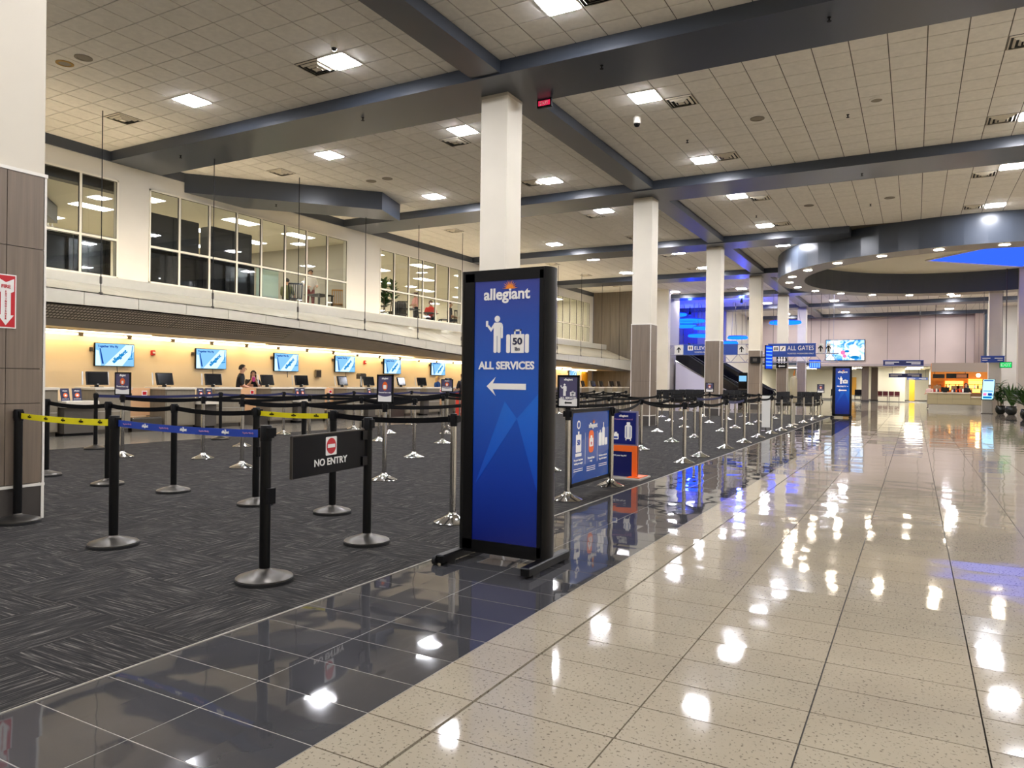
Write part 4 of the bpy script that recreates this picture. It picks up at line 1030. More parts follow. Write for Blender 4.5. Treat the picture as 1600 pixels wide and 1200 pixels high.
decal('case_symbol', [rrect(-.05, 0, .05, .19, .025), rrect(-.025, .19, .025, .23, .008), rrect(-.04, -.02, -.025, 0, .003), rrect(.025, -.02, .04, 0, .003)], logo_white, t, (.07, -.017, .54), FRONT, .001)
decal('case_rib', [rrect(-.03, .02, -.022, .17, .003), rrect(.022, .02, .03, .17, .003)], sign_navy, t, (.07, -.019, .54), FRONT, .001)
decal('bag_symbol', [rrect(-.04, 0, .04, .08, .012), rrect(-.018, .08, .018, .1, .005)], logo_white, t, (-.11, -.017, .53), FRONT, .001); decal('bag_pocket', [rrect(-.028, .012, .028, .04, .006)], sign_navy, t, (-.11, -.019, .53), FRONT, .001)
letters('Will your bag fit?', logo_white, t, (-.05, -.027, .31), FRONT, width=.2, bold=.01)

# white standing board and the wrapped post in the tile-edge row
t = thing('standing_board', 'white blank standing board between two chrome stanchions by the black tiles', 'board', (-3.62, 21.2, 0), radians(10))
obj('board', G().box(-.11, .11, -.015, .015, .12, 1.0), white_plastic, t); obj('foot', G().box(-.12, .12, -.12, .12, 0, .025).box(-.015, .015, -.01, .01, .02, .13), steel_dark, t)
t = thing('wrapped_post', 'pole with a cream plastic wrapped upper half among the stanchions', 'post', (-3.48, 25.4, 0))
obj('pole', G().lathe([(.16, 0), (.16, .02), (.06, .05), (.06, .75)], 14), M('pole_beige', '#9c9484', .4), t, True)
obj('wrapping', G().lathe([(.08, .72), (.115, .76), (.115, 1.45), (.09, 1.56), (.03, 1.6)], 14), M('wrap', '#a3977c', .15), t, True); obj('tip', G().tube([(0, 0, 1.62), (.03, 0, 1.8)], [.03, .012], 8), orange_wood, t)

# ================================================================== PEOPLE
def person(label, loc, rz, pose='stand', shirt='#1b1b1e', legs='#16181f', hair='#21160f', long=False, arms='down', skin='#c99a7c', h=1.0, lean=0.0, bun=False):
    t = thing('person', label, 'person', loc, rz)
    sit = pose == 'sit'; pz = .50 if sit else .95
    def up(z, x=0, y=0): return (x, y + lean * max(0, z - .9) + (lean * .4 if sit else 0), z - (.45 if sit else 0))
    V = []; E_ = []; Rr = []; tagv = []
    def add(p, r, tg, par=None):
        V.append(p); Rr.append(r if isinstance(r, tuple) else (r, r)); tagv.append(tg)
        if par is not None: E_.append((par, len(V) - 1))
        return len(V) - 1
    pel = add(up(.96), (.165, .12), 'L'); sp = add(up(1.12), (.165, .13), 'S', pel); ch = add(up(1.32), (.20, .145), 'S', sp); cl = add(up(1.43), (.13, .11), 'S', ch)
    nk0 = add(up(1.50), (.07, .068), 'S', cl); nk = add(up(1.53), (.056, .058), 'K', nk0); jw = add(up(1.575, 0, .015), (.066, .078), 'K', nk); hd = add(up(1.655, 0, .01), (.076, .096), 'K', jw); tp = add(up(1.73, 0, .0), (.05, .062), 'K', hd)
    for s in (-1, 1):
        sh = add(up(1.40, s * .185), (.078, .08), 'S', ch)
        if arms == 'down': el, wr, hn = up(1.13, s * .235, -.01), up(.90, s * .24, .06), up(.81, s * .24, .09)
        elif arms == 'fwd': el, wr, hn = up(1.14, s * .24, .06), up(1.07, s * .17, .29), up(1.06, s * .14, .38)
        elif arms == 'face': el, wr, hn = up(1.17, s * .22, .14), up(1.42, s * .07, .2), up(1.50, s * .04, .17)
        e = add(el, .056, 'S', sh); w_ = add(wr, .03, 'K', e); pm = add(hn, (.04, .022), 'K', w_)
        d = (Vector(hn) - Vector(wr)).normalized(); sd = Vector((s, 0, 0)); sd = (sd - d * sd.dot(d)).normalized(); nn = d.cross(sd)
        for q, (off, ln) in enumerate(((-.026, .06), (-.009, .072), (.009, .068), (.026, .052))):
            a = Vector(hn) + d * .03 + sd * off; m_ = a + d * ln * .55 + nn * .004; b = m_ + d * ln * .45 * .8 + nn * (.015 if arms != 'down' else .012)
            k1 = add(tuple(a), .0095, 'K', pm); k2 = add(tuple(m_), .009, 'K', k1); add(tuple(b), .0075, 'K', k2)
        a = Vector(wr).lerp(Vector(hn), .6) - sd * .035; k1 = add(tuple(a), .011, 'K', pm); add(tuple(a + d * .045 - sd * .012), .009, 'K', k1)
        if sit:
            hp = add((s * .1, .03, .47), (.09, .085), 'L', pel); kn = add((s * .12, .43, .5), (.066, .066), 'L', hp); an = add((s * .12, .44, .09), (.042, .042), 'L', kn); add((s * .12, .58, .04), (.045, .032), 'F', an)
        else:
            hp = add(up(.90, s * .095), (.095, .095), 'L', pel); kn = add((s * .105, .015, .50), (.062, .064), 'L', hp); an = add((s * .11, -.01, .09), (.042, .045), 'L', kn); add((s * .12, .13, .04), (.045, .032), 'F', an)
    me = bpy.data.meshes.new('body'); me.from_pydata(V, E_, []); o = bpy.data.objects.new('body', me); COL.objects.link(o)
    md = o.modifiers.new('skin', 'SKIN'); md.use_smooth_shade = True
    sv = me.skin_vertices[0].data
    for i, r_ in enumerate(Rr): sv[i].radius = r_
    sv[0].use_root = True
    ss = o.modifiers.new('sub', 'SUBSURF'); ss.levels = 1; ss.render_levels = 1
    bpy.context.view_layer.update()
    m2 = bpy.data.meshes.new_from_object(o.evaluated_get(bpy.context.evaluated_depsgraph_get()))
    bpy.data.objects.remove(o); bpy.data.meshes.remove(me)
    m2.materials.clear()
    key = lambda c: M('cloth_' + c.strip('#'), c, .8)
    for mm in (key(shirt), key(legs), M('skin_' + skin.strip('#'), skin, .55), black_satin): m2.materials.append(mm)
    segs = [(Vector(V[a]), Vector(V[b]), tagv[b]) for a, b in E_]
    idx = {'S': 0, 'L': 1, 'K': 2, 'F': 3}
    for p in m2.polygons:
        c = p.center; best = 9; tg = 'S'
        for a, b, g_ in segs:
            ab = b - a; u = max(0, min(1, (c - a).dot(ab) / max(ab.length_squared, 1e-9))); dd = (a + ab * u - c).length
            if dd < best: best, tg = dd, g_
        p.material_index = idx[tg]; p.use_smooth = True
    link('body', m2, None, t)
    hc = Vector(up(1.655, 0, .01)); hm = M('hair_' + hair.strip('#'), hair, .7)
    g = G(); n = 14; vs = []; fs = []
    for k in range(7):
        a = pi / 2 * k / 6 * 1.25; 
        for i in range(n):
            th = 2 * pi * i / n; front = max(0, sin(th)); r_ = sin(min(a, pi / 2)) ; z = cos(a) * .115
            if front > .2 and z < .045: z = .045 + .02 * front
            if long and front < .1 and k == 6: z = -.22
            vs.append((hc.x + .088 * r_ * cos(th) * (1.12 if long else 1), hc.y - .008 + .11 * r_ * sin(th), hc.z + z))
    for k in range(6):
        for i in range(n): j = (i + 1) % n; fs.append((k * n + i, k * n + n + i, k * n + n + j, k * n + j))
    fs.append(tuple(range(n))); g.add(vs, fs)
    if bun: g.ball((hc.x, hc.y - .1, hc.z + .08), .045)
    obj('hair', g, hm, t, True)
    eg = G()
    for s in (-1, 1): eg.ball((s * .033, hc.y + .088, hc.z - .005), .011, n=8, m=6)
    obj('eyes', eg, M('eye_dark', '#15100d', .3), t); obj('nose', G().ball((0, hc.y + .102, hc.z - .035), .014, .018, .022, 8, 6), M('skin_' + skin.strip('#'), skin, .55), t, True)
    obj('mouth', G().ball((0, hc.y + .087, hc.z - .075), .024, .01, .007, 8, 6), M('lips', '#9c5a50', .5), t)
    eg = G()
    for s in (-1, 1): eg.ball((s * .084, hc.y, hc.z - .02), .014, .022, .032, 8, 6)
    obj('ears', eg, M('skin_' + skin.strip('#'), skin, .55), t, True)
    t.scale = (h, h, h); return t
person('man with short dark hair in a black shirt leaning on the check-in counter', (-16.98, 14.5, 0), radians(-38), shirt='#17181b', hair='#2a2019', arms='fwd', lean=.12, h=.96)
person('dark haired woman in black behind a check-in desk holding a pink cup', (-17.3, 15.3, 0), radians(-128), shirt='#15161a', hair='#241611', long=True, arms='face', h=.87)
t = thing('pink_cup', 'pink cup held to the face of the woman behind the desk', 'cup', (-17.13, 15.16, 1.2))
obj('cup', G().lathe([(.03, 0), (.045, .13)], 12), M('pink', '#e0459a', .5), t, True); obj('lid', G().lathe([(.047, .13), (.047, .145), (.035, .15)], 12), M('pink2', '#f29bc4', .5), t)
person('blonde person in a blue top behind the counter near the last screens', (-17.2, 24.75, 0), radians(-80), shirt='#1c4f93', hair='#d9b56a', long=True, arms='down', h=.85)
person('dark haired person in a dark top with a red bag beside the big blue sign', (-14.9, 23.1, 0), radians(70), shirt='#1d1c22', legs='#1a1a20', hair='#4b2f22', arms='fwd', h=.9)
t = thing('red_bag', 'red holdall standing beside the traveller near the counters', 'bag', (-14.6, 22.75, 0))
obj('body', G().bbox(-.3, .3, -.18, .18, .02, .92, .06), M('bag_red', '#d5402f', .6), t); obj('handle', G().tube([(-.15, 0, .9), (-.12, 0, 1.02), (.12, 0, 1.02), (.15, 0, .9)], .015, 6), black_satin, t); obj('base', G().box(-.25, .25, -.15, .15, 0, .03), black_satin, t)
LF = 3.75
person('standing lounge visitor in a white and red top behind the upper window', (-20.4, 20.75, LF), radians(-120), shirt='#e6ded5', legs='#8a2f2c', hair='#20140f', arms='fwd', h=1.0)
person('seated lounge visitor in olive green behind the upper window', (-20.6, 19.75, LF), radians(20), 'sit', shirt='#6a6b45', hair='#2d2419', arms='fwd')
person('lounge visitor in a pale pink cardigan seen through the third window', (-20.3, 27.35, LF), radians(150), shirt='#e8a79c', legs='#1c1c22', hair='#5a3d2c', bun=True, arms='fwd', h=.93)
person('seated lounge visitor in a bright red shirt', (-20.6, 29.0, LF), radians(-150), 'sit', shirt='#c63326', hair='#3a271c', skin='#b07a5b', arms='fwd', h=1.1)
person('seated dark haired lounge visitor in black nearest the window end', (-20.4, 30.35, LF), radians(-60), 'sit', shirt='#1d1d22', hair='#38201a', arms='fwd', h=1.15)

# ================================================================== LOUNGE FURNITURE
for i, (ya, yb, d) in enumerate([(13.45, 15.3, 1.0), (15.75, 17.4, .9)]):
    t = thing('dark_cabinet', 'tall black cabinet block behind the second upper window, %s' % ('nearer the first window' if i == 0 else 'beside the frosted panel'), 'cabinet', (-19.9, (ya + yb) / 2, LF))
    h = (yb - ya) / 2
    obj('body', G().bbox(-.5 * d, .1, -h, h, 0, 2.42, .02), lounge_dark, t); obj('door', G().box(.1, .115, -h + .03, -.01, .1, 2.36), lounge_dark, t); obj('door', G().box(.1, .115, .01, h - .03, .1, 2.36), lounge_dark, t)
nb = 0
for n, js in ((0, range(0, 4)), (1, range(0, 4))):
    a, b, m = WIN[n]; e = [a] + m + [b]
    for j in js:
        nb += 1
        t = thing('blackout_board', 'black panel behind a lower pane of the %s upper window, %s pane from the front' % (ORD[n], ORD[j]), 'panel', (-19.05, (e[j] + e[j + 1]) / 2, LF), 0, 'black lower window panels')
        h = (e[j + 1] - e[j]) / 2
        obj('sheet', G().box(-.03, 0, -h + .01, h - .01, 0.0, TRANS - LF), screen_black, t); obj('stiffener', G().box(-.06, -.03, -h + .02, -h + .08, 0, TRANS - LF - .05), black_satin, t)
t = thing('frosted_screen', 'pale green frosted screen behind the second upper window', 'screen', (-19.05, 17.38, LF))
obj('sheet', G().box(-.02, 0, -.45, .5, 0, 1.2), M('frosted', '#9fb0a4', .3), t); obj('top_rail', G().box(-.03, .01, -.47, .52, 1.2, 1.25), steel_dark, t)
t = thing('bottle_row', 'cluster of small white bottles on the sill of the first upper window', 'bottles', (-19.1, 10.3, 4.97))
for k in range(4): obj('bottle', G().lathe([(.03, 0), (.03, .1), (.012, .13), (.012, .17)], 10, (0, -.15 + .1 * k, 0)), paper_white, t, True)
obj('shelf', G().box(-.06, .06, -.3, .3, -.02, 0), lounge_white, t)
def lounge_chair(label, x, y, rz, mat):
    t = thing('slat_chair', label, 'chair', (x, y, LF), rz)
    obj('seat', G().bbox(-.22, .22, -.22, .22, .43, .47, .01), mat, t)
    for sx in (-1, 1):
        for sy in (-1, 1): obj('leg', G().bar((sx * .2, sy * .2, 0), (sx * .2, sy * .2, .43), .04, .04), mat, t)
    b = obj('backrest', G().bar((-.21, -.22, .45), (-.23, -.3, .98), .04, .04).bar((.21, -.22, .45), (.23, -.3, .98), .04, .04).bar((-.24, -.3, .97), (.24, -.3, .97), .03, .06), mat, t)
    for k in range(5): obj('slat', G().bar((-.14 + .07 * k, -.225, .47), (-.15 + .075 * k, -.295, .95), .025, .015), mat, b)
    return t
bw = M('black_wood', '#14110f', .4); ow = M('oak_wood', '#b58444', .45)
lounge_chair('black slat back chair by the second upper window', -19.75, 19.35, radians(45), bw)
lounge_chair('pale oak slat back chair at the window end of the lounge table', -19.6, 21.45, radians(40), ow); lounge_chair('pale oak slat back chair turned to the glass', -19.55, 22.0, radians(55), ow)
t = thing('lounge_table', 'small black lounge table by the second upper window', 'table', (-19.9, 20.7, LF))
obj('tabletop', G().bbox(-.4, .4, -.4, .4, .72, .76, .01), bw, t)
for sx in (-1, 1):
    for sy in (-1, 1): obj('leg', G().bar((sx * .34, sy * .34, 0), (sx * .34, sy * .34, .72), .05, .05), bw, t)
for i, (x, y) in enumerate([(-19.9, 26.3), (-20.2, 28.2), (-20.4, 24.6)]):
    t = thing('lounge_table', 'dark square cafe table behind the third upper window, %s from the front' % ORD[[1, 2, 0][i]], 'table', (x, y, LF))
    obj('tabletop', G().bbox(-.38, .38, -.38, .38, .72, .75, .01), bw, t); obj('pedestal', G().lathe([(.24, 0), (.24, .02), (.03, .05), (.03, .72)], 12), black_metal, t, True)
for i, (x, y, r) in enumerate([(-19.7, 25.7, 30), (-19.6, 28.7, 140), (-20.6, 28.4, -60), (-19.8, 30.0, 60)]):
    lounge_chair('dark cafe chair at the tables behind the third upper window, %s from the front' % ORD[[0, 2, 1, 3][i]], x, y, radians(r), bw)
t = thing('padded_armchair', 'charcoal padded armchair back behind the third upper window', 'armchair', (-20.5, 26.15, LF), radians(70))
obj('seat', G().bbox(-.35, .35, -.3, .3, .15, .45, .05), lounge_dark, t); obj('backrest', G().bbox(-.38, .38, -.38, -.24, .2, 1.05, .06), lounge_dark, t); obj('arm', G().bbox(-.4, -.3, -.3, .3, .15, .62, .03), lounge_dark, t); obj('arm', G().bbox(.3, .4, -.3, .3, .15, .62, .03), lounge_dark, t)
for sx in (-1, 1): obj('leg', G().box(sx * .3 - .03, sx * .3 + .03, -.25, .25, 0, .15), black_metal, t)

# ================================================================== PLANTS
def blade(L, w_, droop, n=5):
    vs = []; fs = []
    for k in range(n + 1):
        u = k / n; ww = w_ * sin(pi * min(.98, .12 + .86 * u)) ; x = L * u * (1 - .25 * droop * u); z = L * (.75 * u - droop * u * u)
        vs += [(x, -ww / 2, z), (x, 0, z - ww * .18), (x, ww / 2, z)]
    for k in range(n):
        for q in (0, 1): fs.append((3 * k + q, 3 * k + q + 1, 3 * k + q + 4, 3 * k + q + 3))
    return vs, fs
def plant(label, loc, pot_r, pot_h, stems, leaves, L, w_, droop, mat, spread=(20, 70), name='potted_palm', potm=None):
    t = thing(name, label, 'plant', loc)
    obj('pot', G().lathe([(pot_r * .55, 0), (pot_r * .9, pot_h * .25), (pot_r, pot_h * .6), (pot_r * .82, pot_h * .92), (pot_r * .9, pot_h), (pot_r * .78, pot_h), (pot_r * .74, pot_h * .9)], 18), potm or pot_m, t, True)
    obj('soil', G().lathe([(pot_r * .78, pot_h * .86), (pot_r * .78, pot_h * .9)], 14), M('soil', '#2a2018', .9), t)
    me = G().add(*blade(L, w_, droop)).mesh('leaf', True, 2); me.materials.append(mat)
    rr = random.Random(len(label))
    for (sx, sy, hh) in stems:
        if hh > .15: obj('stem', G().tube([(sx, sy, pot_h * .85), (sx * 1.3, sy * 1.3, pot_h + hh * .5), (sx * 1.5, sy * 1.5, pot_h + hh)], [.022, .018, .012], 6), leaf_d if hh < .3 else M('cane', '#6b5a3c', .7), t)
        nl = max(5, leaves // len(stems))
        for k in range(nl):
            u = k / nl; z = pot_h * .9 + hh * (.45 + .55 * u if hh > .3 else 1)
            link('leaf', me, None, t, loc=(sx * 1.45, sy * 1.45, z), rot=(0, -radians(rr.uniform(*spread) - 36), k * 2.4 + rr.uniform(-.3, .3)), scale=[rr.uniform(.75, 1.1)] * 3)
    return t
plant('tall leafy cane plant in a dark pot beside the white column', (3.76, 44.0 - .45, 0), .23, .42, [(0, 0, 1.15), (.1, .05, .85), (-.1, -.03, .6), (.02, -.1, .4)], 120, .42, .11, .6, leaf_m, (10, 60), 'cane_plant')
plant('spiky green plant in a glossy dark pot beside the cane plant', (4.1, 42.5, 0), .25, .42, [(0, 0, .05), (.05, .03, .05)], 60, .95, .11, .12, leaf_m, (50, 88), 'spiky_plant')
plant('broad leaved palm in a dark pot cut by the photo edge', (4.05, 37.0 - .6, 0), .25, .45, [(0, 0, .6), (.1, 0, .3), (-.06, .08, .45), (-.08, -.06, .2)], 72, .75, .15, .4, leaf_m, (20, 75), 'broad_palm')
plant('tall fiddle leaf plant in a silver pot inside the third upper window', (-20.2, 25.3 - .35, LF), .24, .5, [(0, 0, 1.45), (.14, .25, 1.35), (-.05, .12, .75)], 84, .34, .2, .3, leaf_m, (10, 70), 'fiddle_leaf_plant', M('silver_pot', '#b5b5b0', .3, .6))

# ================================================================== WALKWAY END: coffee counter, kiosk, signs
t = thing('coffee_counter', 'low panelled coffee counter with a steel base at the end of the walkway', 'counter', (0, 48.9, 0))
for a, b, z in ((.66, 1.15, .98), (1.16, 1.9, .98), (1.91, 2.78, .98), (2.79, 3.45, .76)):
    for za, zb in ((.32, .62), (.63, z - .03)):
        if zb > za + .05: obj('counter_panel', G().box(a, b, -.02, 0.02, za, zb), M('counter_olive', '#9c9170', .45), t)
obj('body', G().box(.68, 3.44, .02, .55, .3, .74).box(.68, 2.78, .02, .55, .7, .95), M('counter_core', '#6f664f', .5), t)
obj('steel_base', G().box(.72, 3.4, .03, .5, 0, .3), chrome, t)
obj('top', G().bbox(.6, 2.82, -.06, .6, .95, 1.0, .01), desk_top, t); obj('low_top', G().bbox(2.82, 3.5, -.06, .6, .73, .78, .01), desk_top, t)
person('dark haired person in black sitting behind the coffee counter', (2.62, 49.9, 0.35), radians(170), 'sit', shirt='#0f0f12', hair='#0c0a09', long=True, arms='fwd', h=.92)
t = thing('bar_stool', 'bar stool under the person behind the coffee counter', 'stool', (2.62, 49.95, 0))
obj('seat', G().lathe([(.17, .62), (.18, .66), (.17, .69)], 14), black_satin, t); obj('pedestal', G().lathe([(.2, 0), (.2, .02), (.03, .04), (.03, .62)], 12), chrome, t, True)
person('dark haired person in pale pink at the left end of the coffee counter', (.78, 50.2, 0), radians(150), shirt='#d9b7ab', legs='#8d8078', hair='#1c1310', arms='fwd', h=.82)
t = thing('till_box', 'black till screen on the coffee counter', 'till', (1.55, 49.15, 1.0)); obj('screen', G().box(-.2, .2, -.02, .02, .06, .3), screen_black, t); obj('base', G().box(-.1, .1, -.08, .08, 0, .06), black_satin, t)
for i, (x, w_) in enumerate(((1.15, .18), (2.05, .2), (2.3, .16))):
    t = thing('counter_display', 'small colourful snack display on the coffee counter, %s from its left end' % ORD[i], 'display', (x, 49.25, 1.0))
    obj('rack', G().box(-w_, w_, -.1, .1, 0, .03).box(-w_, w_, .07, .1, 0, .4), M('rack_wood', '#8c6a45', .5), t)
    for k in range(4): obj('packet', G().box(-w_ + .02 + k * w_ / 2, -w_ + .02 + (k + .8) * w_ / 2, -.06, .04, .03, .16 + .06 * (k % 2)), [red_m, paper_white, ink_navy, orange_m][(k + i) % 4], t)
# coffee shop behind
structure('wall_shop', G().box(1.0, 5.0, 60.5, 60.7, 0, 3.0), orange_wood)
structure('trim_6', G().box(1.0, 4.2, 57.5, 57.9, 2.35, 2.95), M('shop_fascia', '#8f8071', .5), label='grey brown fascia over the coffee shop')
t = thing('shop_sign_board', 'dark menu board strip above the lit coffee shop counter', 'menu board', (0, 58.6, 0))
obj('board', G().box(1.1, 1.8, -.03, .03, 1.92, 2.2), screen_black, t); obj('board', G().box(1.9, 3.2, -.03, .03, 1.92, 2.25), screen_black, t); obj('photo_strip', G().box(2.5, 3.1, -.034, -.03, 1.96, 2.2), M('food_print', '#b0704a', .5), t)
obj('hanger', G().box(1.2, 1.23, -.01, .01, 2.2, CZ).box(3.0, 3.03, -.01, .01, 2.2, CZ), black_metal, t)
t = thing('back_bar', 'glowing orange shelved back bar of the coffee shop', 'shelving', (0, 60.3, 0))
obj('glow_panel', G().box(1.9, 3.0, .1, .15, 1.15, 1.75), emit_warm, t); obj('glow_panel', G().box(3.3, 4.2, .1, .15, .95, 1.9), emit_warm, t)
for z in (.9, 1.2, 1.5, 1.8): obj('shelf', G().box(1.1, 4.2, -.2, .1, z, z + .04), orange_wood, t)
obj('base_unit', G().box(1.1, 4.2, -.35, .1, 0, .9), M('bar_base', '#6a4a2c', .5), t)
BT = []
for i in range(16):
    x = 1.2 + .19 * i
    t = thing('jar', 'small jar on the coffee shop back bar, %s from its left end' % ORD[i], 'jar', (x, 60.2, 1.24 if i % 3 else .94), 0, 'jars on the back bar')
    obj('body', G().lathe([(.05, 0), (.055, .15), (.03, .2), (.03, .24)], 8), [M('jar_red', '#8c2a1c', .3), paper_white, M('jar_brown', '#50301c', .3), M('jar_teal', '#2b5e63', .3)][i % 4], t, True); obj('lid', G().lathe([(.033, .24), (.033, .26)], 8), black_satin, t)
t = thing('globe_lamp', 'round white globe lamp hanging over the coffee shop', 'lamp', (3.75, 58.2, 2.13)); obj('globe', G().ball((0, 0, 0), .13), EM('globe', '#ffe9c8', 3), t, True); obj('cord', G().tube([(0, 0, .12), (0, 0, CZ - 2.13)], .008, 5), black_metal, t)
# touch kiosk
t = thing('touch_kiosk', 'grey touch kiosk with a tilted bright blue screen at the counter end', 'kiosk', (3.2, 43.7, 0))
obj('pedestal', G().bbox(-.22, .22, -.1, .3, .03, .76, .02), M('kiosk_grey', '#a8a496', .4), t); obj('plinth', G().box(-.26, .26, -.14, .34, 0, .03), steel_dark, t)
obj('screen_case', G().ext([(-.27, -.18, .70), (.27, -.18, .70), (.35, .12, 1.74), (-.19, .12, 1.74)], (0, .07, -.02)), black_satin, t)
def kp(u, v, o=.004): return (-.25 + .5 * u + .08 * v, -.18 + .3 * v - o, .70 + 1.04 * v)
obj('screen', G().quad(kp(.02, .02), kp(.98, .02), kp(.98, .98), kp(.02, .98)), EM('kiosk_screen', '#a9e0ff', .42), t)
for u0, u1, v0, v1, m_ in ((.08, .9, .9, .95, scr_navy), (.1, .4, .2, .32, scr_pink), (.5, .85, .2, .32, scr_navy), (.1, .85, .06, .16, scr_cyan), (.1, .9, .4, .44, scr_cyan)): obj('screen_block', G().quad(kp(u0, v0, .007), kp(u1, v0, .007), kp(u1, v1, .007), kp(u0, v1, .007)), m_, t)
# overhead signs
def board_sign(label, x0, x1, z0, z1, y, l1, l2=None, hang=None, col=None, icons=0, align=None, small=None):
    t = thing('overhead_sign', label, 'sign', ((x0 + x1) / 2, y, 0)); h = (x1 - x0) / 2; H_ = z1 - z0
    obj('board', G().box(-h, h, -.06, .06, z0, z1), col or sign_navy, t); obj('edge', G().box(-h - .02, h + .02, -.05, .05, z1, z1 + .03).box(-h - .02, h + .02, -.05, .05, z0 - .03, z0), M('sign_edge', '#1f4fae', .4), t)
    x = -h + .28
    for k in range(icons):
        obj('icon_square', G().box(x + k * .38, x + k * .38 + .33, -.066, -.06, z0 + H_ * .42, z0 + H_ * .42 + .3), logo_white, t)
        decal('icon_mark', [[(-.1, -.1), (-.03, -.1), (.1, .1), (.03, .1)]] if k else [rrect(-.1, -.1, -.02, .1, .02), rrect(.02, -.1, .1, .1, .02)], steel_dark, t, (x + k * .38 + .165, -.068, z0 + H_ * .42 + .15), FRONT, .001)
    tx = x + icons * .38 + .05 if icons else 0
    if l1:
        hh = H_ * .36; _, tw, th = text_mesh(l1, .0); ww = min(tw * hh / th, (h - tx - .1) if icons else 2 * h * .9)
        letters(l1, logo_white, t, (tx + (ww / 2 if icons else 0), -.068, z0 + H_ * (.66 if l2 else .5)), FRONT, width=ww, height=hh, bold=.0)
    if l2: letters(l2, logo_white, t, (tx + min(1.5, h - tx - .08) / 2, -.068, z0 + H_ * .22), FRONT, width=min(1.5, h - tx - .08), bold=.0)
    if not l1:
        for xa, xb, zz in ((-.9, -.2, .66), (-.9, -.45, .3), (.15, .85, .66), (.4, .85, .3)): obj('text_line', G().box(xa * h, xb * h, -.064, -.06, z0 + H_ * (zz - .08), z0 + H_ * (zz + .08)), logo_white, t)
    if hang:
        for s in (-.8, .8): obj('hanger', G().tube([(s * h, 0, z1), (s * h, 0, hang)], .012, 5), steel_dark, t)
    return t
s1 = board_sign('blue overhead elevators sign partly hidden by a white column', -12.9, -9.55, 3.17, 3.77, 45.85, 'ELEVATORS', 'TICKETED PASSENGERS ONLY', None, icons=1)
s2 = board_sign('blue overhead sign reading ALL GATES with two white icons', -7.66, -5.02, 3.0, 3.72, 45.3, 'ALL GATES', 'TICKETED PASSENGERS ONLY', CZ, icons=2)
s2.rotation_euler = (0, 0, radians(-3))
for i, (x0, x1) in enumerate(((-13.48, -12.92), (-9.53, -9.08), (-4.95, -4.70), (-4.5, -4.3))):
    t = thing('arrow_sign', ['white up arrow panel at the left end of the elevators sign', 'white up arrow panel at the right end of the elevators sign', 'small up arrow panel beside the ALL GATES sign', 'small pale up arrow panel second beside the ALL GATES sign'][i], 'sign', ((x0 + x1) / 2, 45.85, 0)); h = (x1 - x0) / 2
    obj('panel', G().box(-h, h, -.05, .05, 3.17, 3.75), white_plastic, t); decal('arrow', [[(-.035, -.18), (.035, -.18), (.035, .06), (.13, -.04), (.13, .05), (0, .19), (-.13, .05), (-.13, -.04), (-.035, .06)]], black_satin, t, (0, -.055, 3.46), FRONT, .002)
    obj('hanger', G().tube([(0, 0, 3.75), (0, 0, CZ)], .012, 5), steel_dark, t)
def truss(label, x0, x1, z0, z1, y, n, m):
    t = thing('sign_truss', label, 'truss', (0, y, 0))
    for z in (z0, z1):
        for q in (-.15, .15): obj('chord', G().tube([(x0, q, z), (x1, q, z)], .035, 6), m, t)
    for k in range(n):
        a = x0 + (x1 - x0) * k / n; b = x0 + (x1 - x0) * (k + .5) / n; c = x0 + (x1 - x0) * (k + 1) / n
        obj('strut', G().tube([(a, -.15, z0), (b, -.15, z1), (c, -.15, z0)], .025, 6), m, t)
    for x in (x0 + .3, x1 - .3): obj('hanger', G().tube([(x, 0, z1), (x, 0, CZ)], .012, 5), m, t)
tm = M('truss_grey', '#9a97a6', .4, .4)
truss('grey lattice truss carrying the elevators sign', -14.2, -8.6, 3.17, 3.77, 46.2, 5, tm); truss('lower lattice truss behind the white columns', -11.2, -4.0, 2.72, 3.25, 47.6, 8, tm)
board_sign('long navy hanging sign over the far end of the walkway', -2.05, .54, 2.86, 3.2, 60, '', None, CZ, M('sign_deep', '#101a52', .4)); board_sign('second navy hanging sign inside the far corridor', -1.9, .5, 2.1, 2.36, 68.5, '', None, 2.95, M('sign_deep', '#101a52', .4))
board_sign('small blue hanging sign deep in the far corridor', -.6, 1.0, 1.95, 2.1, 74, '', None, 2.95)
board_sign('blue sign beside the white column above the palms', 2.95, 3.95, 2.62, 2.9, 44.2, '', None, RZ)
t = thing('exit_sign', 'green lit exit sign beside the white column above the palms', 'exit sign', (3.95, 43.6, 2.45)); obj('case', G().box(-.26, .26, -.04, .04, -.15, .15), M('exit_case', '#0d5c2c', .4), t); obj('glow', G().box(-.23, .23, -.045, -.04, -.12, .12), emit_exit, t); letters('EXIT', logo_white, t, (0, -.05, 0), FRONT, height=.15, bold=.02)
obj('bracket', G().box(-.02, .02, -.02, .02, .15, CZ - .02 - 2.45), steel_dark, t)
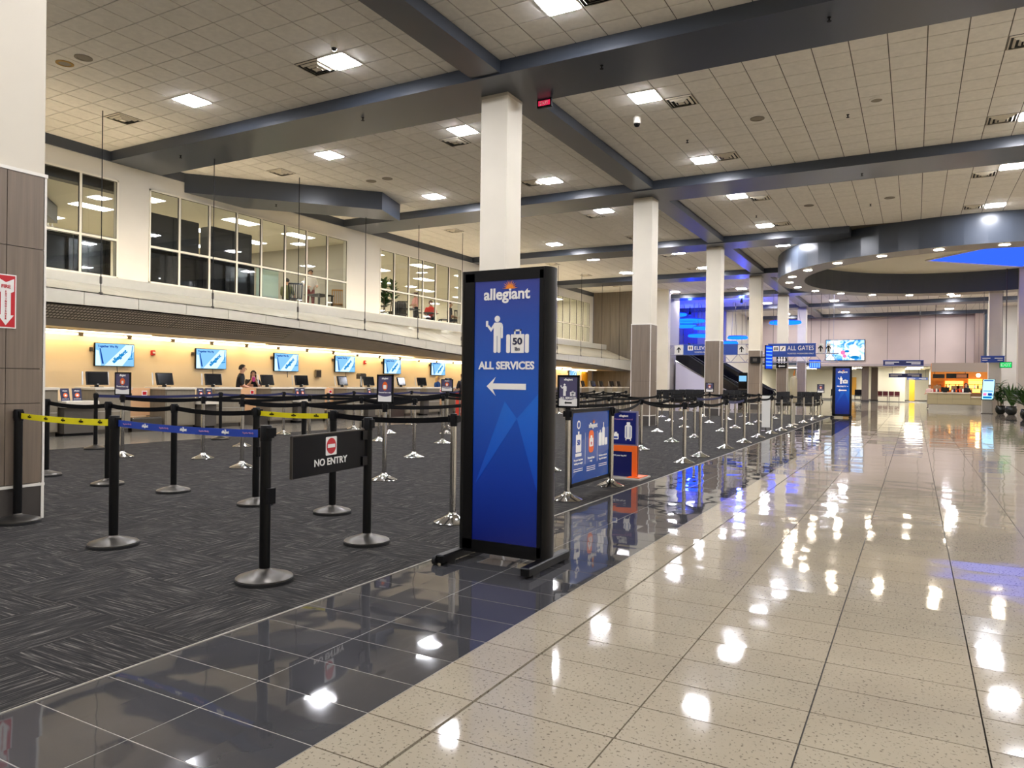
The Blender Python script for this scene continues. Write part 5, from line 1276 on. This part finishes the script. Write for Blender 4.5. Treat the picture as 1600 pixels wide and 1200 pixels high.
# led wall
t = thing('led_wall', 'large bright picture screen high on the far wall', 'screen', (-5.15, 66.88, 4.3))
obj('casing', G().box(-1.5, 1.5, 0, .1, -.88, .88), black_satin, t)
led = bpy.data.materials.new('led_picture'); led.use_nodes = True
def _led():
    nt = led.node_tree; nt.nodes.clear(); o = nt.nodes.new('ShaderNodeOutputMaterial'); e = nt.nodes.new('ShaderNodeEmission'); tc = nt.nodes.new('ShaderNodeTexCoord'); n = nt.nodes.new('ShaderNodeTexNoise')
    n.inputs['Scale'].default_value = 2.2; n.inputs['Detail'].default_value = 4; n.inputs['Distortion'].default_value = 1.2
    cr = nt.nodes.new('ShaderNodeValToRGB'); el = cr.color_ramp.elements; el[0].position = .36; el[0].color = lin('#2f7fe0'); el[1].position = .6; el[1].color = lin('#ffffff'); el.new(.45).color = lin('#8fc2f5')
    nt.links.new(tc.outputs['Object'], n.inputs[0]); nt.links.new(n.outputs[0], cr.inputs[0]); nt.links.new(cr.outputs[0], e.inputs[0]); e.inputs[1].default_value = 0.42; nt.links.new(e.outputs[0], o.inputs[0])
_led(); obj('picture', G().box(-1.46, 1.46, -.01, 0, -.84, .84), led, t)
decal('pink_shape', [circle(0, 0, .2, 7), circle(.12, -.3, .16, 6)], scr_pink, t, (-.15, -.012, -.2), FRONT, .002); decal('white_peak', [[(-.4, -.3), (.5, -.3), (.35, .2), (.1, .55), (-.2, .2)]], scr_white, t, (.6, -.012, 0), FRONT, .002); decal('blue_shape', [circle(0, 0, .35, 9, .14), circle(-.6, .5, .2, 7, .1)], scr_cyan, t, (.75, -.015, -.6), FRONT, .002)
# column fittings
t = thing('restroom_sign', 'black square restroom sign with a left arrow on the fifth column', 'sign', (-7.37, 48.49, 2.75)); obj('plate', G().box(-.32, .32, -.03, 0, -.38, .38), black_satin, t)
for k in range(3): decal('person_symbol', [circle(0, .16, .05, 10), rrect(-.06, -.08, .06, .1, .03), rrect(-.035, -.22, .035, -.06, .01)], logo_white, t, (-.16 + .16 * k, -.033, .14), FRONT, .002)
decal('arrow', [arrow(-.2, .2, .03, .09)], logo_white, t, (0, -.033, -.25), FRONT, .002)
t = thing('wall_box', 'black equipment box on the front of the fourth column', 'box', (-7.3, 39.5, 2.6)); obj('case', G().bbox(-.26, .26, -.2, 0, -.17, .17, .02), black_satin, t); obj('lens', G().box(-.1, .1, -.21, -.2, -.08, .08), steel_dark, t)
t = thing('side_screen', 'tall blue flight screen turned sideways on the fourth column', 'screen', (-6.72, 39.75, 2.75), radians(62)); obj('case', G().box(-.28, .28, -.06, 0, -.62, .62), black_satin, t); obj('picture', G().box(-.26, .26, -.065, -.06, -.59, .59), scr_royal, t); obj('wall_arm', G().tube([(0, 0, 0), (-.2, .3, 0)], .03, 6), black_metal, t)
for k in range(6): obj('screen_line', G().box(-.24, .24, -.067, -.065, .45 - .18 * k, .5 - .18 * k), scr_blue, t)
t = thing('flight_screen', 'blue flight list screen beside the sixth column', 'screen', (-6.45, 57.6, 2.88)); obj('case', G().box(-.4, .4, 0, .08, -.32, .32), black_satin, t); obj('picture', G().box(-.38, .38, -.005, 0, -.3, .3), scr_royal, t); obj('wall_arm', G().box(-.62, -.3, .03, .07, -.04, .04), black_metal, t)
for k in range(5): obj('screen_line', G().box(-.34 + .15 * k, -.25 + .15 * k, -.007, -.005, -.26, .2), scr_blue, t)

# ================================================================== ESCALATORS AND BLUE RING LAMPS
def escalator(label, y, xb, xt, top):
    t = thing('escalator', label, 'escalator', (0, y, 0)); s = top / (xb - xt)
    def z(x): return (xb - x) * s
    for q, nm in ((-.6, 'side_panel'), (.6, 'side_panel')):
        obj(nm, G().ext([(xb, q - .03, 0), (xb, q - .03, .3), (xt, q - .03, top + .1), (xt, q - .03, 0)], (0, .06, 0)), lilac_wall, t)
        obj('balustrade', G().ext([(xb + .2, q - .015, .3), (xb + .2, q - .015, 1.0), (xt, q - .015, top + 1.0), (xt, q - .015, top + .1)], (0, .03, 0)), M('balustrade_dark', '#0d0d14', .12), t)
        obj('handrail', G().tube([(xb + .5, q, .75), (xb + .3, q, .98), (xb, q, 1.03), (xt, q, top + 1.03)], .045, 8), rubber, t)
        obj('skirt', G().tube([(xb, q * 1.06, .32), (xt, q * 1.06, top + .12)], .035, 6), chrome, t)
    n = 16
    for k in range(n):
        x = xb - (xb - xt) * k / n; obj('step', G().box(x - (xb - xt) / n, x, -.5, .5, max(0, z(x) - .1), z(x - (xb - xt) / n) - .0), steel_dark, t)
escalator('upper escalator with black sides rising to the left behind the white columns', 49.9, -10.0, -14.4, 2.75); escalator('second escalator beyond the first, dark sides and pale rails', 52.6, -8.8, -14.3, 3.2)
LR = [(-14.15, 5.92, .55), (-13.36, 5.5, 1.08), (-13.6, 5.18, .71), (-12.2, 4.98, .58), (-12.4, 4.5, .8), (-10.12, 4.34, .56), (-10.72, 3.98, .66), (-7.15, 5.22, .87)]
k_ = 53.6 / 48
for i, (x, z, r) in enumerate(LR):
    x, z, r = x * k_, 1.3 + (z - 1.3) * k_, r * k_
    if i == 0: x += .2
    t = thing('ring_lamp', 'glowing blue ring lamp hanging near the escalators, %s of the group from its upper end' % ORD[i], 'lamp', (x, 53.6 + .3 * (i % 3), z), 0, 'hanging blue ring lamps')
    obj('ring', G().tube([(r * cos(2 * pi * q / 32), r * sin(2 * pi * q / 32), 0) for q in range(32)], .09, 8, True), emit_blue, t, True)
    obj('rim', G().tube([(r * cos(2 * pi * q / 32), r * sin(2 * pi * q / 32), .1) for q in range(32)], .04, 6, True), M('ring_rim', '#2340c8', .4), t, True)
    for q in range(3): obj('wire', G().tube([(r * cos(2.1 * q), r * sin(2.1 * q), .1), (r * cos(2.1 * q) * .8, r * sin(2.1 * q) * .8, CZ - z)], .012, 5), steel_dark, t)
for i, (x, y, z) in enumerate([(-15.2, 55.6, 6.6), (-10.5, 51.5, 6.9), (5.6, 41.0, 6.9)]):
    l = bpy.data.lights.new('blue_spot', 'POINT'); l.energy = [90, 90, 11][i]; l.color = (.03, .06, 1.0); l.shadow_soft_size = .15
    lo = bpy.data.objects.new('blue_spot', l); COL.objects.link(lo); lo.location = (x, y, z - .5)
    t = thing('blue_spotlight', ['small blue spotlight at the ceiling by the alcove', 'small blue spotlight at the ceiling over the escalators', 'small blue spotlight at the ceiling inside the round ring'][i], 'light', (x, y, z)); obj('can', G().lathe([(.09, 0), (.09, .2), (.05, .24), (.02, CZ - z)], 12), black_satin, t, True); obj('lens', G().lathe([(.08, -.01), (.08, 0)], 12), emit_blue, t)

# ================================================================== WAITING SEATS AND FAR DETAILS
bench0 = None; q = 0
for y in (36.2, 37.6, 39.0, 41.0, 42.4):
    for x in (-11.0, -8.9, -4.9):
        if x > -5 and y > 40: continue
        lab = 'row of black waiting seats beyond the queue, %s row from the front, %s' % (ORD[int((y - 36) / 1.3)], {-11.0: 'nearest the counters', -8.9: 'in the middle', -4.9: 'nearest the walkway'}[x]); q += 1
        if bench0 is None:
            bench0 = thing('waiting_bench', lab, 'bench', (x, y, 0), 0, 'black waiting seats')
            for k in range(3):
                xx = -.6 + .6 * k
                obj('seat', G().bbox(xx - .26, xx + .26, -.25, .22, .4, .46, .03), black_satin, bench0); obj('backrest', G().ext([(xx - .26, .2, .5), (xx + .26, .2, .5), (xx + .26, .3, .98), (xx - .26, .3, .98)], (0, .05, 0)), black_satin, bench0)
            for xx in (-.9, -.3, .3, .9): obj('armrest', G().box(xx - .025, xx + .025, -.2, .22, .6, .64).box(xx - .02, xx + .02, .16, .2, .4, .6), chrome, bench0)
            obj('beam', G().box(-.9, .9, -.04, .04, .33, .4), steel_dark, bench0)
            for xx in (-.7, .7): obj('leg', G().box(xx - .03, xx + .03, -.28, .28, 0, .03).box(xx - .03, xx + .03, -.03, .03, .03, .33), chrome, bench0)
        else: dup(bench0, (x, y, 0), label=lab)
red_seat = M('seat_maroon', '#5c1822', .5)
for i, x in enumerate((-2.45, -1.55)):
    t = thing('waiting_chair', 'maroon waiting chair pair by the far white wall, %s' % ('nearer the brown pillars' if i == 0 else 'nearer the yellow door'), 'chair', (x, 71.2, 0))
    for k in (-.22, .22): obj('seat', G().bbox(k - .2, k + .2, -.2, .2, .42, .48, .02), red_seat, t); obj('backrest', G().box(k - .2, k + .2, .18, .24, .5, .88), red_seat, t)
    obj('leg', G().box(-.4, -.36, -.2, .2, 0, .42).box(.36, .4, -.2, .2, 0, .42), steel_dark, t)
for i, (x, y) in enumerate([(-4.4, 71.5), (-5.4, 73), (-6.4, 72)]):
    t = thing('waiting_chair', 'dark waiting chair beyond the second blue sign, %s from the pillars' % ORD[i], 'chair', (x, y, 0)); obj('seat', G().bbox(-.28, .28, -.25, .25, .4, .48, .03), black_satin, t); obj('backrest', G().bbox(-.28, .28, .2, .28, .45, 1.0, .02), black_satin, t); obj('leg', G().box(-.25, -.2, -.2, .2, 0, .4).box(.2, .25, -.2, .2, 0, .4), chrome, t)
for i, (x, y) in enumerate([(-1.3, 75), (.0, 71), (-4.5, 72), (-5.5, 76), (-.2, 77), (-8, 70), (-10, 72), (-9, 76)]):
    t = thing('corridor_light', 'white ceiling light panel in the low far corridor, %s' % ['by the yellow door', 'nearest the hanging signs', 'nearest the brown pillars', 'past the brown pillars', 'deepest over the corridor', 'left under the escalators', 'far left under the escalators', 'deepest left'][i], 'light', (x, y, 2.95)); obj('diffuser', G().box(-.6, .6, -.3, .3, -.02, 0), EM('corridor_panel', '#fff8ea', 22), t); obj('frame', G().box(-.63, .63, -.33, .33, -.01, .01), trim_white, t)
t = thing('check_kiosk', 'white column kiosk with a bright cyan screen beside the escalator foot', 'kiosk', (-9.35, 46.6, 0)); obj('body', G().bbox(-.28, .28, -.1, .2, 0, 2.05, .03), screen_black, t); obj('picture', G().box(-.22, .22, -.105, -.1, 1.5, 1.85), scr_blue, t); obj('shelf', G().box(-.25, .25, -.3, -.1, 1.0, 1.04), steel_dark, t)
